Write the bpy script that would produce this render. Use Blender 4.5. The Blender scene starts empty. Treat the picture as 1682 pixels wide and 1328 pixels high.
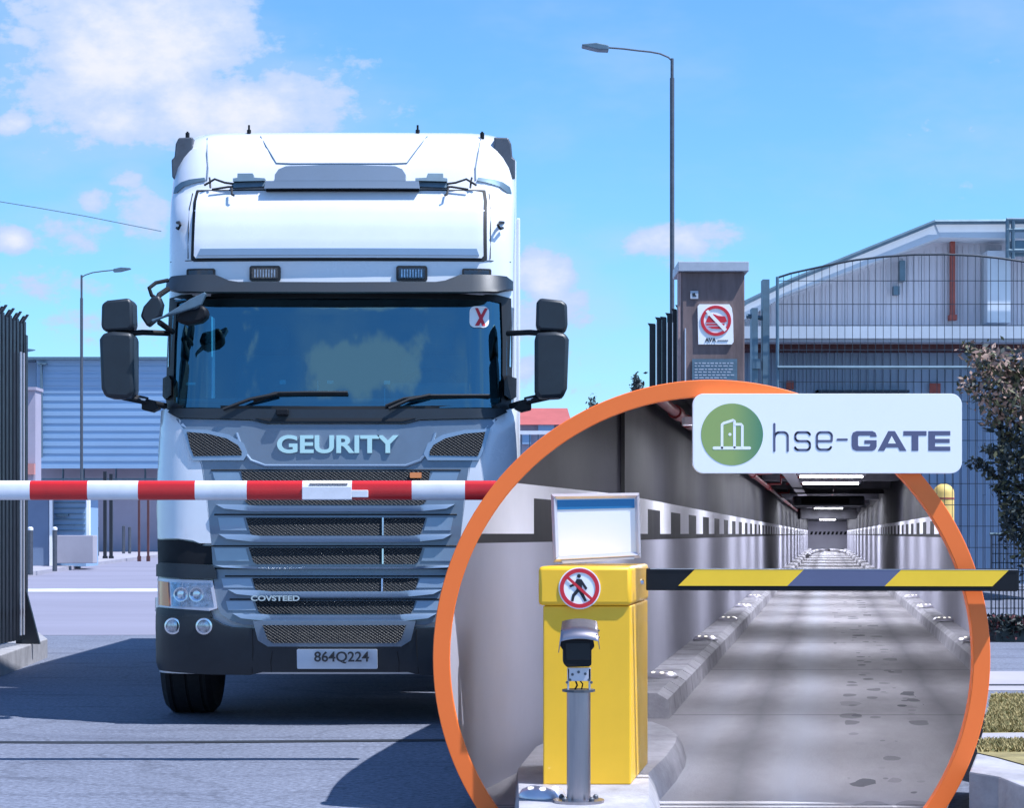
import bpy, bmesh, math, random
from mathutils import Vector, Matrix
random.seed(7)
scene = bpy.context.scene
COL = scene.collection
F, CX, HY, EYE = 3600.0, 841.0, 878.0, 1.3      # focal length, principal column, horizon row (photo pixels), eye height
def W(px, row, d): return Vector(((px-CX)*d/F, d, EYE-(row-HY)*d/F))
def ZR(row, d): return EYE-(row-HY)*d/F
def XP(px, d): return (px-CX)*d/F

# ------------------------------------------------------------------ materials
MATS = {}
def mat(name, col, rough=.6, metal=0., var=0., vscale=8., bump=0., bscale=60., coat=0., spec=.5, col2=None, stretch=None, detail=6):
    if name in MATS: return MATS[name]
    m = bpy.data.materials.new(name); m.use_nodes = True
    nt = m.node_tree; N = nt.nodes; L = nt.links; b = N['Principled BSDF']
    b.inputs['Base Color'].default_value = (*col, 1); b.inputs['Roughness'].default_value = rough
    b.inputs['Metallic'].default_value = metal; b.inputs['Coat Weight'].default_value = coat
    b.inputs['Coat Roughness'].default_value = .04
    b.inputs['Specular IOR Level'].default_value = spec
    tc = N.new('ShaderNodeTexCoord'); mp = N.new('ShaderNodeMapping'); L.new(tc.outputs['Object'], mp.inputs[0])
    if stretch: mp.inputs['Scale'].default_value = stretch
    if var > 0:
        n = N.new('ShaderNodeTexNoise'); n.inputs['Scale'].default_value = vscale; n.inputs['Detail'].default_value = detail
        n.inputs['Roughness'].default_value = .65
        L.new(mp.outputs[0], n.inputs['Vector'])
        r = N.new('ShaderNodeMapRange'); r.inputs[1].default_value = .3; r.inputs[2].default_value = .7
        L.new(n.outputs[0], r.inputs[0])
        mx = N.new('ShaderNodeMix'); mx.data_type = 'RGBA'
        c2 = col2 or tuple(c*(1-var) for c in col)
        c1 = col if col2 else tuple(min(1, c*(1+var*.6)) for c in col)
        mx.inputs[6].default_value = (*c1, 1); mx.inputs[7].default_value = (*c2, 1)
        L.new(r.outputs[0], mx.inputs[0]); L.new(mx.outputs[2], b.inputs['Base Color'])
        rr = N.new('ShaderNodeMapRange'); rr.inputs[3].default_value = max(.02, rough-.08); rr.inputs[4].default_value = min(1, rough+.1)
        L.new(n.outputs[0], rr.inputs[0]); L.new(rr.outputs[0], b.inputs['Roughness'])
    if bump > 0:
        n2 = N.new('ShaderNodeTexNoise'); n2.inputs['Scale'].default_value = bscale; n2.inputs['Detail'].default_value = 5
        L.new(mp.outputs[0], n2.inputs['Vector'])
        bp = N.new('ShaderNodeBump'); bp.inputs['Strength'].default_value = bump; bp.inputs['Distance'].default_value = .01
        L.new(n2.outputs[0], bp.inputs['Height']); L.new(bp.outputs[0], b.inputs['Normal'])
    MATS[name] = m
    return m
def emit(name, col, s):
    m = bpy.data.materials.new(name); m.use_nodes = True
    b = m.node_tree.nodes['Principled BSDF']
    b.inputs['Base Color'].default_value = (*col, 1)
    b.inputs['Emission Color'].default_value = (*col, 1); b.inputs['Emission Strength'].default_value = s
    MATS[name] = m; return m

M = dict(
 white=mat('truck_white_paint', (.71,.73,.77), .28, var=.07, vscale=1.6, coat=.8),
 grey=mat('grille_blue_grey_paint', (.17,.22,.28), .38, .35, var=.10, vscale=3, coat=.5),
 greylt=mat('grille_rib_paint', (.27,.36,.46), .3, .4, var=.06, vscale=4, coat=.5),
 bumper=mat('bumper_dark_plastic', (.014,.021,.029), .42, var=.25, vscale=5, bump=.06, bscale=300),
 black=mat('black_plastic', (.008,.009,.012), .55, spec=.25, var=.2, vscale=12),
 rubber=mat('seal_rubber', (.006,.007,.009), .6),
 tyre=mat('tyre_rubber', (.012,.013,.016), .8, var=.3, vscale=20, bump=.2, bscale=60),
 chrome=mat('chrome', (.75,.77,.8), .16, 1.),
 steel=mat('brushed_steel', (.40,.36,.38), .32, 1., var=.15, vscale=30, stretch=(1,1,.08)),
 darksteel=mat('dark_steel', (.12,.13,.15), .5, .7, var=.2, vscale=10),
 galv=mat('galvanised_steel', (.13,.20,.25), .5, .5, var=.2, vscale=6),
 interior=mat('cab_interior', (.03,.035,.04), .8, var=.3, vscale=6),
 dash=mat('dashboard_vinyl', (.16,.22,.26), .6, var=.1, vscale=6),
 amber=mat('amber_lens', (.75,.22,.03), .2, coat=1),
 lensd=mat('headlamp_reflector', (.42,.45,.5), .18, .9, var=.6, vscale=40),
 plate=mat('number_plate_sheet', (.62,.68,.76), .4, var=.06, vscale=12),
 ink=mat('black_lettering', (.012,.014,.02), .5),
 orange=mat('orange_paint', (1.0,.19,.028), .5, var=.03, vscale=2),
 yellow=mat('yellow_powder_coat', (.93,.52,.022), .42, var=.05, vscale=4, bump=.03, bscale=400, coat=.1),
 boomy=mat('boom_yellow_film', (.97,.60,.045), .6, spec=.2, var=.05, vscale=5),
 boomg=mat('boom_blue_grey_film', (.115,.125,.21), .4, var=.05, vscale=5),
 signw=mat('sign_white_sheet', (.96,.94,.93), .35, var=.02, vscale=2),
 silver=mat('anodised_aluminium', (.62,.60,.66), .3, .5, var=.06, vscale=12),
 bluep=mat('blue_print', (.02,.19,.42), .4),
 redp=mat('red_print', (.62,.02,.035), .4),
 red=mat('boom_red_paint', (.62,.012,.012), .35, var=.12, vscale=6, coat=.3),
 boomw=mat('boom_white_paint', (.78,.78,.82), .35, var=.10, vscale=7, coat=.3),
 navy=mat('lettering_slate', (.105,.11,.19), .5),
 conc=mat('concrete', (.34,.33,.34), .8, var=.25, vscale=5, bump=.3, bscale=50),
 kerbc=mat('kerb_concrete', (.38,.37,.40), .75, var=.35, vscale=4, bump=.3, bscale=40, stretch=(1,.6,1)),
 walld=mat('tunnel_dark_wall_paint', (.021,.021,.030), .6, spec=.25, var=.10, vscale=.7, bump=.04, bscale=30),
 walll=mat('tunnel_light_wall_paint', (.37,.37,.44), .6, spec=.25, var=.10, vscale=.6, bump=.04, bscale=20),
 wallw=mat('tunnel_white_stripe_paint', (.84,.84,.90), .4, var=.06, vscale=2),
 wallk=mat('tunnel_black_stripe_paint', (.012,.012,.016), .6, spec=.2, var=.1, vscale=2),
 ceil=mat('tunnel_ceiling', (.06,.06,.07), .8, var=.4, vscale=2),
 beam=mat('tunnel_beam_concrete', (.18,.18,.21), .8, var=.2, vscale=2),
 redpipe=mat('red_pipe_paint', (.33,.03,.035), .4, var=.2, vscale=3),
 fence=mat('fence_wire_coating', (.030,.042,.058), .5, .3),
 pale=mat('palisade_black_paint', (.010,.013,.020), .45, var=.3, vscale=8),
 pillar=mat('pillar_weathered_render', (.19,.135,.13), .85, var=.45, vscale=1.6, bump=.3, bscale=20, stretch=(1.6,1.6,.35)),
 cap=mat('pillar_cap_metal', (.42,.46,.52), .5, var=.15, vscale=3),
 facw=mat('factory_white_cladding', (.60,.58,.63), .6, var=.14, vscale=.8, stretch=(1,1,.3)),
 facr=mat('factory_roof_metal', (.55,.60,.66), .5, var=.15, vscale=.6),
 facl=mat('factory_lower_cladding', (.30,.39,.52), .6, var=.2, vscale=.8, stretch=(1,1,.3)),
 soffit=mat('brown_soffit', (.10,.035,.035), .8, var=.3, vscale=2),
 rust=mat('rust_red_pipe', (.32,.07,.05), .6, var=.3, vscale=4),
 wareh=mat('warehouse_ribbed_cladding', (.25,.39,.56), .5, var=.08, vscale=.15),
 wareg=mat('warehouse_base_render', (.36,.33,.40), .8, var=.12, vscale=.3),
 kiosk=mat('kiosk_blue_grey', (.16,.22,.33), .6, var=.1, vscale=1),
 roofred=mat('red_roof_tiles', (.42,.10,.09), .7, var=.15, vscale=1),
 grass=mat('dry_grass', (.28,.23,.10), .9, var=.4, vscale=6, bump=.8, bscale=60),
 bark=mat('bark', (.045,.03,.025), .9, var=.3, vscale=20),
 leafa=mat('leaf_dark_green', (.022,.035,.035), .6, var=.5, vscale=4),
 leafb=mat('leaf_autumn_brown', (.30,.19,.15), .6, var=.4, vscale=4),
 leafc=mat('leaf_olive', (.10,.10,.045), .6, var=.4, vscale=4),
 lamp=emit('fluorescent_tube', (.93,.93,1.), 14.), studl=emit('stud_lens_lit', (1,.95,.82), .9),
 green=mat('roundel_green', (.26,.38,.13), .5, var=.0),
 yel2=mat('faded_yellow_post', (.72,.50,.14), .6, var=.2, vscale=4),
)
# green roundel: printed left to right blend of two greens
g = M['green'].node_tree; tc = g.nodes.new('ShaderNodeTexCoord'); sx = g.nodes.new('ShaderNodeSeparateXYZ')
cr = g.nodes.new('ShaderNodeValToRGB'); cr.color_ramp.elements[0].color = (.30,.40,.12,1); cr.color_ramp.elements[1].color = (.09,.25,.13,1)
cr.color_ramp.elements[0].position = .5; cr.color_ramp.elements[1].position = .98
g.links.new(tc.outputs['Generated'], sx.inputs[0]); g.links.new(sx.outputs[0], cr.inputs[0]); g.links.new(cr.outputs[0], g.nodes['Principled BSDF'].inputs['Base Color'])

def mesh_pattern():
    """black honeycomb grille"""
    m = bpy.data.materials.new('honeycomb_grille'); m.use_nodes = True; nt = m.node_tree; N = nt.nodes; L = nt.links
    b = N['Principled BSDF']; b.inputs['Roughness'].default_value = .4
    tc = N.new('ShaderNodeTexCoord'); mp = N.new('ShaderNodeMapping'); mp.inputs['Scale'].default_value = (1,0,1.5)
    L.new(tc.outputs['Object'], mp.inputs[0])
    sp = N.new('ShaderNodeSeparateXYZ'); L.new(mp.outputs[0], sp.inputs[0])
    def mth(op, a, bb=None, v=None):
        n = N.new('ShaderNodeMath'); n.operation = op
        if hasattr(a, 'links'): L.new(a, n.inputs[0])
        else: n.inputs[0].default_value = a
        if bb is not None:
            if hasattr(bb, 'links'): L.new(bb, n.inputs[1])
            else: n.inputs[1].default_value = bb
        return n.outputs[0]
    k = 2*math.pi/.030
    a = mth('SINE', mth('MULTIPLY', mth('ADD', sp.outputs[0], sp.outputs[2]), k))
    c = mth('SINE', mth('MULTIPLY', mth('SUBTRACT', sp.outputs[0], sp.outputs[2]), k))
    s = mth('ADD', a, c)
    mr = N.new('ShaderNodeMapRange'); mr.inputs[1].default_value = -.5; mr.inputs[2].default_value = .9; L.new(s, mr.inputs[0])
    mx = N.new('ShaderNodeMix'); mx.data_type = 'RGBA'; mx.inputs[6].default_value = (.020,.026,.034,1); mx.inputs[7].default_value = (.002,.003,.004,1)
    L.new(mr.outputs[0], mx.inputs[0]); L.new(mx.outputs[2], b.inputs['Base Color'])
    bp = N.new('ShaderNodeBump'); bp.invert = True; bp.inputs['Distance'].default_value = .01; bp.inputs['Strength'].default_value = .7
    L.new(s, bp.inputs['Height']); L.new(bp.outputs[0], b.inputs['Normal'])
    return m
M['mesh'] = mesh_pattern()

def glass(name, tint, fac):
    m = bpy.data.materials.new(name); m.use_nodes = True; nt = m.node_tree; N = nt.nodes; L = nt.links
    N.remove(N['Principled BSDF']); out = N['Material Output']
    t = N.new('ShaderNodeBsdfTransparent'); t.inputs[0].default_value = (*tint, 1)
    gl = N.new('ShaderNodeBsdfGlossy'); gl.inputs['Roughness'].default_value = .015; gl.inputs[0].default_value = ((.42,.84,.95,1) if 'wind' in name else (.8,.9,1,1))
    fr = N.new('ShaderNodeLayerWeight'); fr.inputs[0].default_value = .25
    ad = N.new('ShaderNodeMath'); ad.operation = 'MULTIPLY_ADD'; ad.inputs[1].default_value = .6; ad.inputs[2].default_value = fac
    L.new(fr.outputs['Fresnel'], ad.inputs[0])
    mx = N.new('ShaderNodeMixShader'); L.new(ad.outputs[0], mx.inputs[0]); L.new(t.outputs[0], mx.inputs[1]); L.new(gl.outputs[0], mx.inputs[2])
    L.new(mx.outputs[0], out.inputs[0]); return m
M['glass'] = glass('windscreen_glass', (.12,.45,.55), .25)
M['clear'] = glass('clear_lens', (.9,.93,.96), .05)

# ------------------------------------------------------------------ object helpers
def tag(o, label=None, cat=None, group=None, kind=None):
    if label: o['label'] = label
    if cat: o['category'] = cat
    if group: o['group'] = group
    if kind: o['kind'] = kind
    return o
def thing(name, label, cat, loc=(0,0,0), group=None):
    o = bpy.data.objects.new(name, None); COL.objects.link(o); o.location = loc; o.empty_display_size = .2
    return tag(o, label, cat, group)
def link(name, bm, mats, parent=None, smooth=False, bev=0, world=True):
    """link a bmesh given in world coordinates as one mesh object"""
    bmesh.ops.recalc_face_normals(bm, faces=bm.faces) if smooth != 'keep' else None
    me = bpy.data.meshes.new(name); bm.to_mesh(me); bm.free()
    if not isinstance(mats, (list, tuple)): mats = [mats]
    for m in mats: me.materials.append(m)
    o = bpy.data.objects.new(name, me); COL.objects.link(o)
    if parent is not None:
        o.parent = parent
        if world:
            off = Vector(parent.location); p = parent.parent
            while p is not None: off = off + Vector(p.location); p = p.parent
            me.transform(Matrix.Translation(-off))
    else:
        c = Vector((0,0,0)); vs = me.vertices
        if len(vs):
            xs=[v.co.x for v in vs]; ys=[v.co.y for v in vs]; zs=[v.co.z for v in vs]
            c = Vector(((min(xs)+max(xs))/2, (min(ys)+max(ys))/2, min(zs)))
        me.transform(Matrix.Translation(-c)); o.location = c
    if smooth:
        for p in me.polygons: p.use_smooth = True
        try: me.set_sharp_from_angle(angle=math.radians(38))
        except Exception: pass
    if bev:
        md = o.modifiers.new('edge', 'BEVEL'); md.width = bev; md.segments = 2; md.limit_method = 'ANGLE'; md.angle_limit = math.radians(40)
        md.harden_normals = False
    return o
def BM(): return bmesh.new()
def box(bm, x0, x1, y0, y1, z0, z1, mi=0, rot=0, piv=None):
    vs = [bm.verts.new((x, y, z)) for x in (x0, x1) for y in (y0, y1) for z in (z0, z1)]
    for f in ((0,1,3,2),(4,6,7,5),(0,4,5,1),(2,3,7,6),(0,2,6,4),(1,5,7,3)):
        fc = bm.faces.new([vs[i] for i in f]); fc.material_index = mi
    if rot:
        piv = piv or ((x0+x1)/2, (y0+y1)/2, 0)
        bmesh.ops.rotate(bm, verts=vs, cent=piv, matrix=Matrix.Rotation(rot, 3, 'Z'))
    return vs
def bxp(bm, px0, px1, r0, r1, d0, d1, mi=0):
    """box whose front face spans the given rows and columns at distance d0"""
    return box(bm, XP(px0,d0), XP(px1,d0), d0, d1, ZR(r1,d0), ZR(r0,d0), mi)
def prism(bm, pts, depth_vec, mi=0):
    """polygon (3-D points) extruded by depth_vec"""
    a = [bm.verts.new(p) for p in pts]; dv = Vector(depth_vec); b = [bm.verts.new(Vector(p)+dv) for p in pts]
    n = len(a); fs = [bm.faces.new(a), bm.faces.new(list(reversed(b)))]
    for i in range(n): fs.append(bm.faces.new((a[i], b[i], b[(i+1)%n], a[(i+1)%n])))
    for f in fs: f.material_index = mi
def pxprism(bm, pts, d, depth, mi=0): prism(bm, [W(x, r, d) for x, r in pts], (0, depth, 0), mi)
def tube(bm, pts, r, seg=8, mi=0, r1=None, cap=True):
    pts = [Vector(p) for p in pts]; n = len(pts); rings = []
    for i, p in enumerate(pts):
        t = (pts[min(i+1,n-1)]-pts[max(i-1,0)]).normalized()
        a = t.orthogonal().normalized() if i == 0 else (pa - t*pa.dot(t)).normalized()
        pa = a; b = t.cross(a)
        rr = r if r1 is None else r+(r1-r)*i/(n-1)
        rings.append([bm.verts.new(p+(a*math.cos(2*math.pi*k/seg)+b*math.sin(2*math.pi*k/seg))*rr) for k in range(seg)])
    for i in range(n-1):
        for k in range(seg):
            f = bm.faces.new((rings[i][k], rings[i][(k+1)%seg], rings[i+1][(k+1)%seg], rings[i+1][k])); f.material_index = mi
    if cap:
        bm.faces.new(rings[0]).material_index = mi; bm.faces.new(list(reversed(rings[-1]))).material_index = mi
def lathe(bm, prof, cen, axis='Z', seg=24, mi=0):
    """prof: list of (radius, height along axis)"""
    cen = Vector(cen); rings = []
    for r, h in prof:
        ring = []
        for k in range(seg):
            a = 2*math.pi*k/seg; c, s = r*math.cos(a), r*math.sin(a)
            v = {'Z': (c, s, h), 'Y': (c, h, s), 'X': (h, c, s)}[axis]
            ring.append(bm.verts.new(cen+Vector(v)))
        rings.append(ring)
    for i in range(len(rings)-1):
        for k in range(seg):
            bm.faces.new((rings[i][k], rings[i][(k+1)%seg], rings[i+1][(k+1)%seg], rings[i+1][k])).material_index = mi
    bm.faces.new(rings[0]).material_index = mi; bm.faces.new(rings[-1]).material_index = mi
def roundrect(x0, x1, r0, r1, rad, seg=6):
    pts = []
    for cx, cy, a0 in ((x1-rad, r0+rad, -90), (x1-rad, r1-rad, 0), (x0+rad, r1-rad, 90), (x0+rad, r0+rad, 180)):
        for k in range(seg+1):
            a = math.radians(a0+90*k/seg); pts.append((cx+rad*math.cos(a), cy+rad*math.sin(a)))
    return pts
def circ(cx, cy, r, n=40, ry=None): return [(cx+r*math.cos(2*math.pi*k/n), cy+(ry or r)*math.sin(2*math.pi*k/n)) for k in range(n)]
def text_obj(name, s, px0, px1, r0, r1, d, depth, m, parent, weight=0., shear=0.):
    cu = bpy.data.curves.new(name, 'FONT'); cu.body = s; cu.size = 1; cu.extrude = .05; cu.offset = weight; cu.shear = shear
    t = bpy.data.objects.new('tmp', cu); COL.objects.link(t)
    bpy.context.view_layer.update()
    me = bpy.data.meshes.new_from_object(t.evaluated_get(bpy.context.evaluated_depsgraph_get()))
    bpy.data.objects.remove(t)
    xs=[v.co.x for v in me.vertices]; ys=[v.co.y for v in me.vertices]
    x0,x1,y0,y1 = min(xs),max(xs),min(ys),max(ys)
    for v in me.vertices:
        u=(v.co.x-x0)/(x1-x0); w=(v.co.y-y0)/(y1-y0)
        q = W(px0+(px1-px0)*u, r1+(r0-r1)*w, d); q.y = d + (0 if v.co.z>0 else depth)
        v.co = q
    bm = BM(); bm.from_mesh(me); bpy.data.meshes.remove(me)
    return link(name, bm, m, parent)
def copy_tree(o, loc=None, label=None, parent=None):
    c = o.copy(); COL.objects.link(c); c.parent = parent
    if loc is not None: c.location = loc
    if label: c['label'] = label
    for ch in list(o.children): copy_tree(ch, None, None, c)
    return c

# ------------------------------------------------------------------ ground
def ground_material():
    m = bpy.data.materials.new('weathered_asphalt'); m.use_nodes = True; nt = m.node_tree; N = nt.nodes; L = nt.links
    b = N['Principled BSDF']; b.inputs['Roughness'].default_value = .85
    tc = N.new('ShaderNodeTexCoord')
    def noise(sc, det=6, st=(1,1,1)):
        mp = N.new('ShaderNodeMapping'); mp.inputs['Scale'].default_value = st; L.new(tc.outputs['Object'], mp.inputs[0])
        n = N.new('ShaderNodeTexNoise'); n.inputs['Scale'].default_value = sc; n.inputs['Detail'].default_value = det; n.inputs['Roughness'].default_value = .7
        L.new(mp.outputs[0], n.inputs['Vector']); return n.outputs[0]
    def ramp(src, a, b2, c0, c1):
        r = N.new('ShaderNodeValToRGB'); r.color_ramp.elements[0].position = a; r.color_ramp.elements[1].position = b2
        r.color_ramp.elements[0].color = (*c0,1); r.color_ramp.elements[1].color = (*c1,1); L.new(src, r.inputs[0]); return r.outputs[0]
    def mul(a, c, f=1.):
        x = N.new('ShaderNodeMix'); x.data_type='RGBA'; x.blend_type='MULTIPLY'; x.inputs[0].default_value = f
        L.new(a, x.inputs[6]); L.new(c, x.inputs[7]); return x.outputs[2]
    base = ramp(noise(.35, 8, (1,.5,1)), .3, .7, (.185,.205,.265), (.265,.29,.365))
    fine = ramp(noise(32, 4), .36, .64, (.48,.48,.50), (1.,1.,1.))
    grit = ramp(noise(14, 5, (1,1.6,1)), .34, .60, (.78,.78,.8), (1,1,1))
    streak = ramp(noise(1.3, 7, (.35,2.6,1)), .32, .45, (.52,.52,.56), (1,1,1))
    c = mul(mul(mul(base, fine), grit), streak, .8)
    dm = N.new('ShaderNodeMapping'); L.new(tc.outputs['Object'], dm.inputs[0]); dn = N.new('ShaderNodeTexNoise'); dn.inputs['Scale'].default_value = 1.6; dn.inputs['Detail'].default_value = 6; L.new(dm.outputs[0], dn.inputs['Vector'])
    va = N.new('ShaderNodeVectorMath'); va.operation = 'MULTIPLY_ADD'; va.inputs[1].default_value = (1.1,1.1,0); L.new(dn.outputs['Color'], va.inputs[0]); L.new(dm.outputs[0], va.inputs[2])
    vo = N.new('ShaderNodeTexVoronoi'); vo.feature = 'DISTANCE_TO_EDGE'; vo.inputs['Scale'].default_value = .42; L.new(va.outputs[0], vo.inputs['Vector'])
    c = mul(c, ramp(vo.outputs['Distance'], .004, .012, (.55,.55,.57), (1,1,1)), .45)
    c = mul(c, ramp(noise(.9, 4, (.6,1.8,1)), .56, .62, (1,1,1), (.84,.84,.86)), 1.)
    L.new(c, b.inputs['Base Color'])
    bp = N.new('ShaderNodeBump'); bp.inputs['Strength'].default_value = .5; bp.inputs['Distance'].default_value = .012
    L.new(noise(70, 4), bp.inputs['Height']); L.new(bp.outputs[0], b.inputs['Normal'])
    return m
M['asphalt'] = ground_material()
def sheet(name, pts, z, m, **kw):
    bm = BM(); bm.faces.new([bm.verts.new((x, y, z)) for x, y in pts]); o = link(name, bm, m)
    tag(o, kind='structure', **kw); return o
o = sheet('ground', [(-400,-60),(400,-60),(400,900),(-400,900)], 0, M['asphalt'])
def gp(px, row, z=0): d = (EYE-z)*F/(row-HY); return (XP(px, d), d)
M['joint'] = mat('joint_bitumen', (.018,.022,.03), .7)
# sealed joint across the yard
bm = BM(); P0 = None; pts = []
for i in range(40):
    px = -400+i*46; row = 1218 + 3.0*math.sin(px*.004+1) + (0.0035*(px-300) if px > 300 else 0)
    pts.append((px, row))
for i in range(39):
    q = [gp(pts[i][0], pts[i][1]-1.6), gp(pts[i+1][0], pts[i+1][1]-1.6), gp(pts[i+1][0], pts[i+1][1]+1.8), gp(pts[i][0], pts[i][1]+1.8)]
    bm.faces.new([bm.verts.new((a, b, .004)) for a, b in q])
bmesh.ops.remove_doubles(bm, verts=bm.verts, dist=.0005)
tag(link('yard_joint', bm, M['joint']), kind='structure')
M['line'] = mat('faded_white_line_paint', (.62,.64,.70), .7, var=.4, vscale=1.5)
sheet('road_marking', [gp(-200,973.5), gp(760,971.5), gp(760,967), gp(-200,968.5)], .004, M['line'])
M['pave'] = mat('pale_paving', (.36,.34,.38), .8, var=.14, vscale=.5, bump=.1, bscale=10)
M['pave2'] = mat('sunlit_far_asphalt', (.235,.225,.285), .85, var=.16, vscale=.25, bump=.1, bscale=10, stretch=(.3,1,1))
sheet('sunlit_yard', [gp(-700,1046), gp(900,1043), gp(1300,906), gp(-900,906)], .003, M['pave2'])  # far asphalt of the yard, its sunlit paleness put into the colour
# far pavement with a kerb
bm = BM()
prism(bm, [Vector((*gp(x, r), 0)) for x, r in ((-200,960),(36,950),(92,941),(170,928),(250,917),(330,908),(330,902),(-200,902))], (0,0,.14))
tag(link('pavement', bm, M['pave']), kind='structure')

# ------------------------------------------------------------------ the truck
D_ROWS = [(1112,14.98),(1090,14.93),(1040,14.88),(1010,14.88),(950,14.92),(890,14.93),(780,14.96),(700,15.0),(672,15.03),(490,15.25),(462,15.27),(425,15.28),(400,15.29),(370,15.33),(345,15.39),(325,15.48),(312,15.55),(300,15.58),(272,15.66),(245,15.78),(228,15.90),(218,16.05)]
D_ROWS = [(r_, 14.9+(d_-14.9)*.7 if d_ > 14.9 else d_) for r_, d_ in D_ROWS]
HW_ROWS = [(1112,301),(1090,303),(890,303),(800,304),(700,298),(672,291),(560,289),(480,288),(440,288),(320,288),(290,286),(270,283),(250,280),(235,277),(225,270),(218,256)]
def lerp(tab, x):
    if x >= tab[0][0]: return tab[0][1]
    for (a, va), (b, vb) in zip(tab, tab[1:]):
        if a >= x >= b: return va+(vb-va)*(a-x)/(a-b)
    return tab[-1][1]
TX = (551-CX)*14.9/F
def corner(dx, hw):
    a = abs(dx); c = .05*(a/300)**2; t = (a-(hw-62))/62
    if t > 0: t = min(t, 1); c += .24*(1-math.sqrt(max(0, 1-t*t)))
    return c
def T(px, row, off=0.):
    d = lerp(D_ROWS, row); hw = lerp(HW_ROWS, row); dx = px-551
    return Vector((TX+dx*d/F, d+corner(dx, hw)-off, ZR(row, d)))
truck = thing('delivery_truck', 'large white lorry with blue grey grille facing the camera behind the red and white boom', 'truck', (TX, 15.0, 0))
bm = BM(); rows = [1108,1060,1010,960,925,890,850,800,760,720,690,672,640,600,560,520,490,470,455,440,425,400,380,360,345,335,325,318,312,306,300,290,280,270,258,245,236,228,222,218]
S = [-1,-.992,-.97,-.94,-.9,-.86,-.82,-.75,-.6,-.4,-.2,0,.2,.4,.6,.75,.82,.86,.9,.94,.97,.992,1]
prev = None
for r in rows:
    hw = lerp(HW_ROWS, r); fr = [T(551+s*hw, r) for s in S]
    pts = [Vector((fr[0].x, 17.6, fr[0].z)), Vector((fr[0].x, 16.6, fr[0].z))] + fr + [Vector((fr[-1].x, 16.6, fr[-1].z)), Vector((fr[-1].x, 17.6, fr[-1].z))]
    ring = [bm.verts.new(p) for p in pts]
    if prev:
        for i in range(len(ring)-1):
            mid = i-2
            inside = (490 <= r < 672) and 2 <= i <= len(S)+0 and abs((S[min(max(mid,0),len(S)-2)]+S[min(max(mid,0),len(S)-2)+1])/2) < .945
            if not inside: bm.faces.new((prev[i], prev[i+1], ring[i+1], ring[i]))
    else: first = ring
    prev = ring
bm.faces.new(prev)                                    # roof
rg = link('cab_body', bm, M['white'], truck, smooth=True)

def panel(name, outline, off, th, m, parent=truck, grid=14, smooth=True, mapf=T, offf=None):
    """outline in photo pixels laid on the cab front, standing off by off, with side walls of th"""
    b2 = BM(); b2.faces.new([b2.verts.new((x, y, 0)) for x, y in outline])
    xs=[p[0] for p in outline]; ys=[p[1] for p in outline]
    gx = math.floor(min(xs)/grid)*grid+grid
    while gx < max(xs):
        bmesh.ops.bisect_plane(b2, geom=b2.verts[:]+b2.edges[:]+b2.faces[:], plane_co=(gx+.013,0,0), plane_no=(1,0,0)); gx += grid
    gy = math.floor(min(ys)/grid)*grid+grid
    while gy < max(ys):
        bmesh.ops.bisect_plane(b2, geom=b2.verts[:]+b2.edges[:]+b2.faces[:], plane_co=(0,gy+.013,0), plane_no=(0,1,0)); gy += grid
    bmesh.ops.remove_doubles(b2, verts=b2.verts, dist=.01)
    be = [e for e in b2.edges if e.is_boundary]
    ret = bmesh.ops.extrude_edge_only(b2, edges=be)
    nv = set(v for v in ret['geom'] if isinstance(v, bmesh.types.BMVert))
    for v in b2.verts:
        x, y = v.co.x, v.co.y
        o_ = off if offf is None else off+offf(x, y)
        v.co = mapf(x, y, o_-(th if v in nv else 0))
    return link(name, b2, m, parent, smooth=smooth)
def sym(pts): return [(1102-x, y) for x, y in pts]
def both(name, pts, *a, **k): return panel(name, pts, *a, **k), panel(name, sym(pts), *a, **k)

# windscreen with black surround
ws = [(276,492),(300,489),(420,487),(551,486),(682,487),(802,489),(826,492),(829,560),(830,640),(828,664),(818,669),(700,671),(551,672),(402,671),(284,669),(274,664),(272,640),(273,560)]
panel('windscreen', ws, .012, .006, M['glass'], grid=20)
def frame_ring(outer, inner, off, th, name, m):
    b2 = BM(); n = len(outer); vo=[b2.verts.new(T(x,y,off)) for x,y in outer]; vi=[b2.verts.new(T(x,y,off)) for x,y in inner]
    vo2=[b2.verts.new(T(x,y,off-th)) for x,y in outer]; vi2=[b2.verts.new(T(x,y,off-th)) for x,y in inner]
    for i in range(n):
        j=(i+1)%n
        b2.faces.new((vo[i],vo[j],vi[j],vi[i])); b2.faces.new((vo[i],vo2[i],vo2[j],vo[j])); b2.faces.new((vi[i],vi[j],vi2[j],vi2[i]))
    return link(name, b2, m, truck, smooth=True)
inn = []
for x, y in ws:
    fx = 1 if x > 551 else -1
    inn.append((x-fx*(7 if abs(x-551) > 200 else 0), y+(4 if y < 500 else (-4 if y > 650 else 0))))
out = []
for x, y in ws:
    fx = 1 if x > 551 else -1
    out.append((x+fx*(9 if abs(x-551) > 200 else 0), y-(6 if y < 500 else (-7 if y > 650 else 0))))
frame_ring(out, inn, .026, .03, 'windscreen_seal', M['rubber'])
# chrome strips on the A pillars
both('pillar_trim', [(262,500),(267,500),(268,600),(263,600)], .02, .02, M['chrome'])
both('pillar_bracket', [(256,618),(270,615),(276,624),(276,648),(264,655),(256,648)], .06, .07, M['black'])
# sun visor
vis = [(264,459),(275,453),(350,453),(375,464),(390,466.5),(551,467.5),(712,466.5),(727,464),(752,453),(827,453),(838,459),(838,473),(812,482),(760,484),(551,485),(342,484),(290,482),(264,473)]
vz = panel('sun_visor', vis, .10, .11, M['bumper'], offf=lambda x, y: .06*max(0, (485-y)/30)*0+.10*max(0,(y-453)/32))
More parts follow.
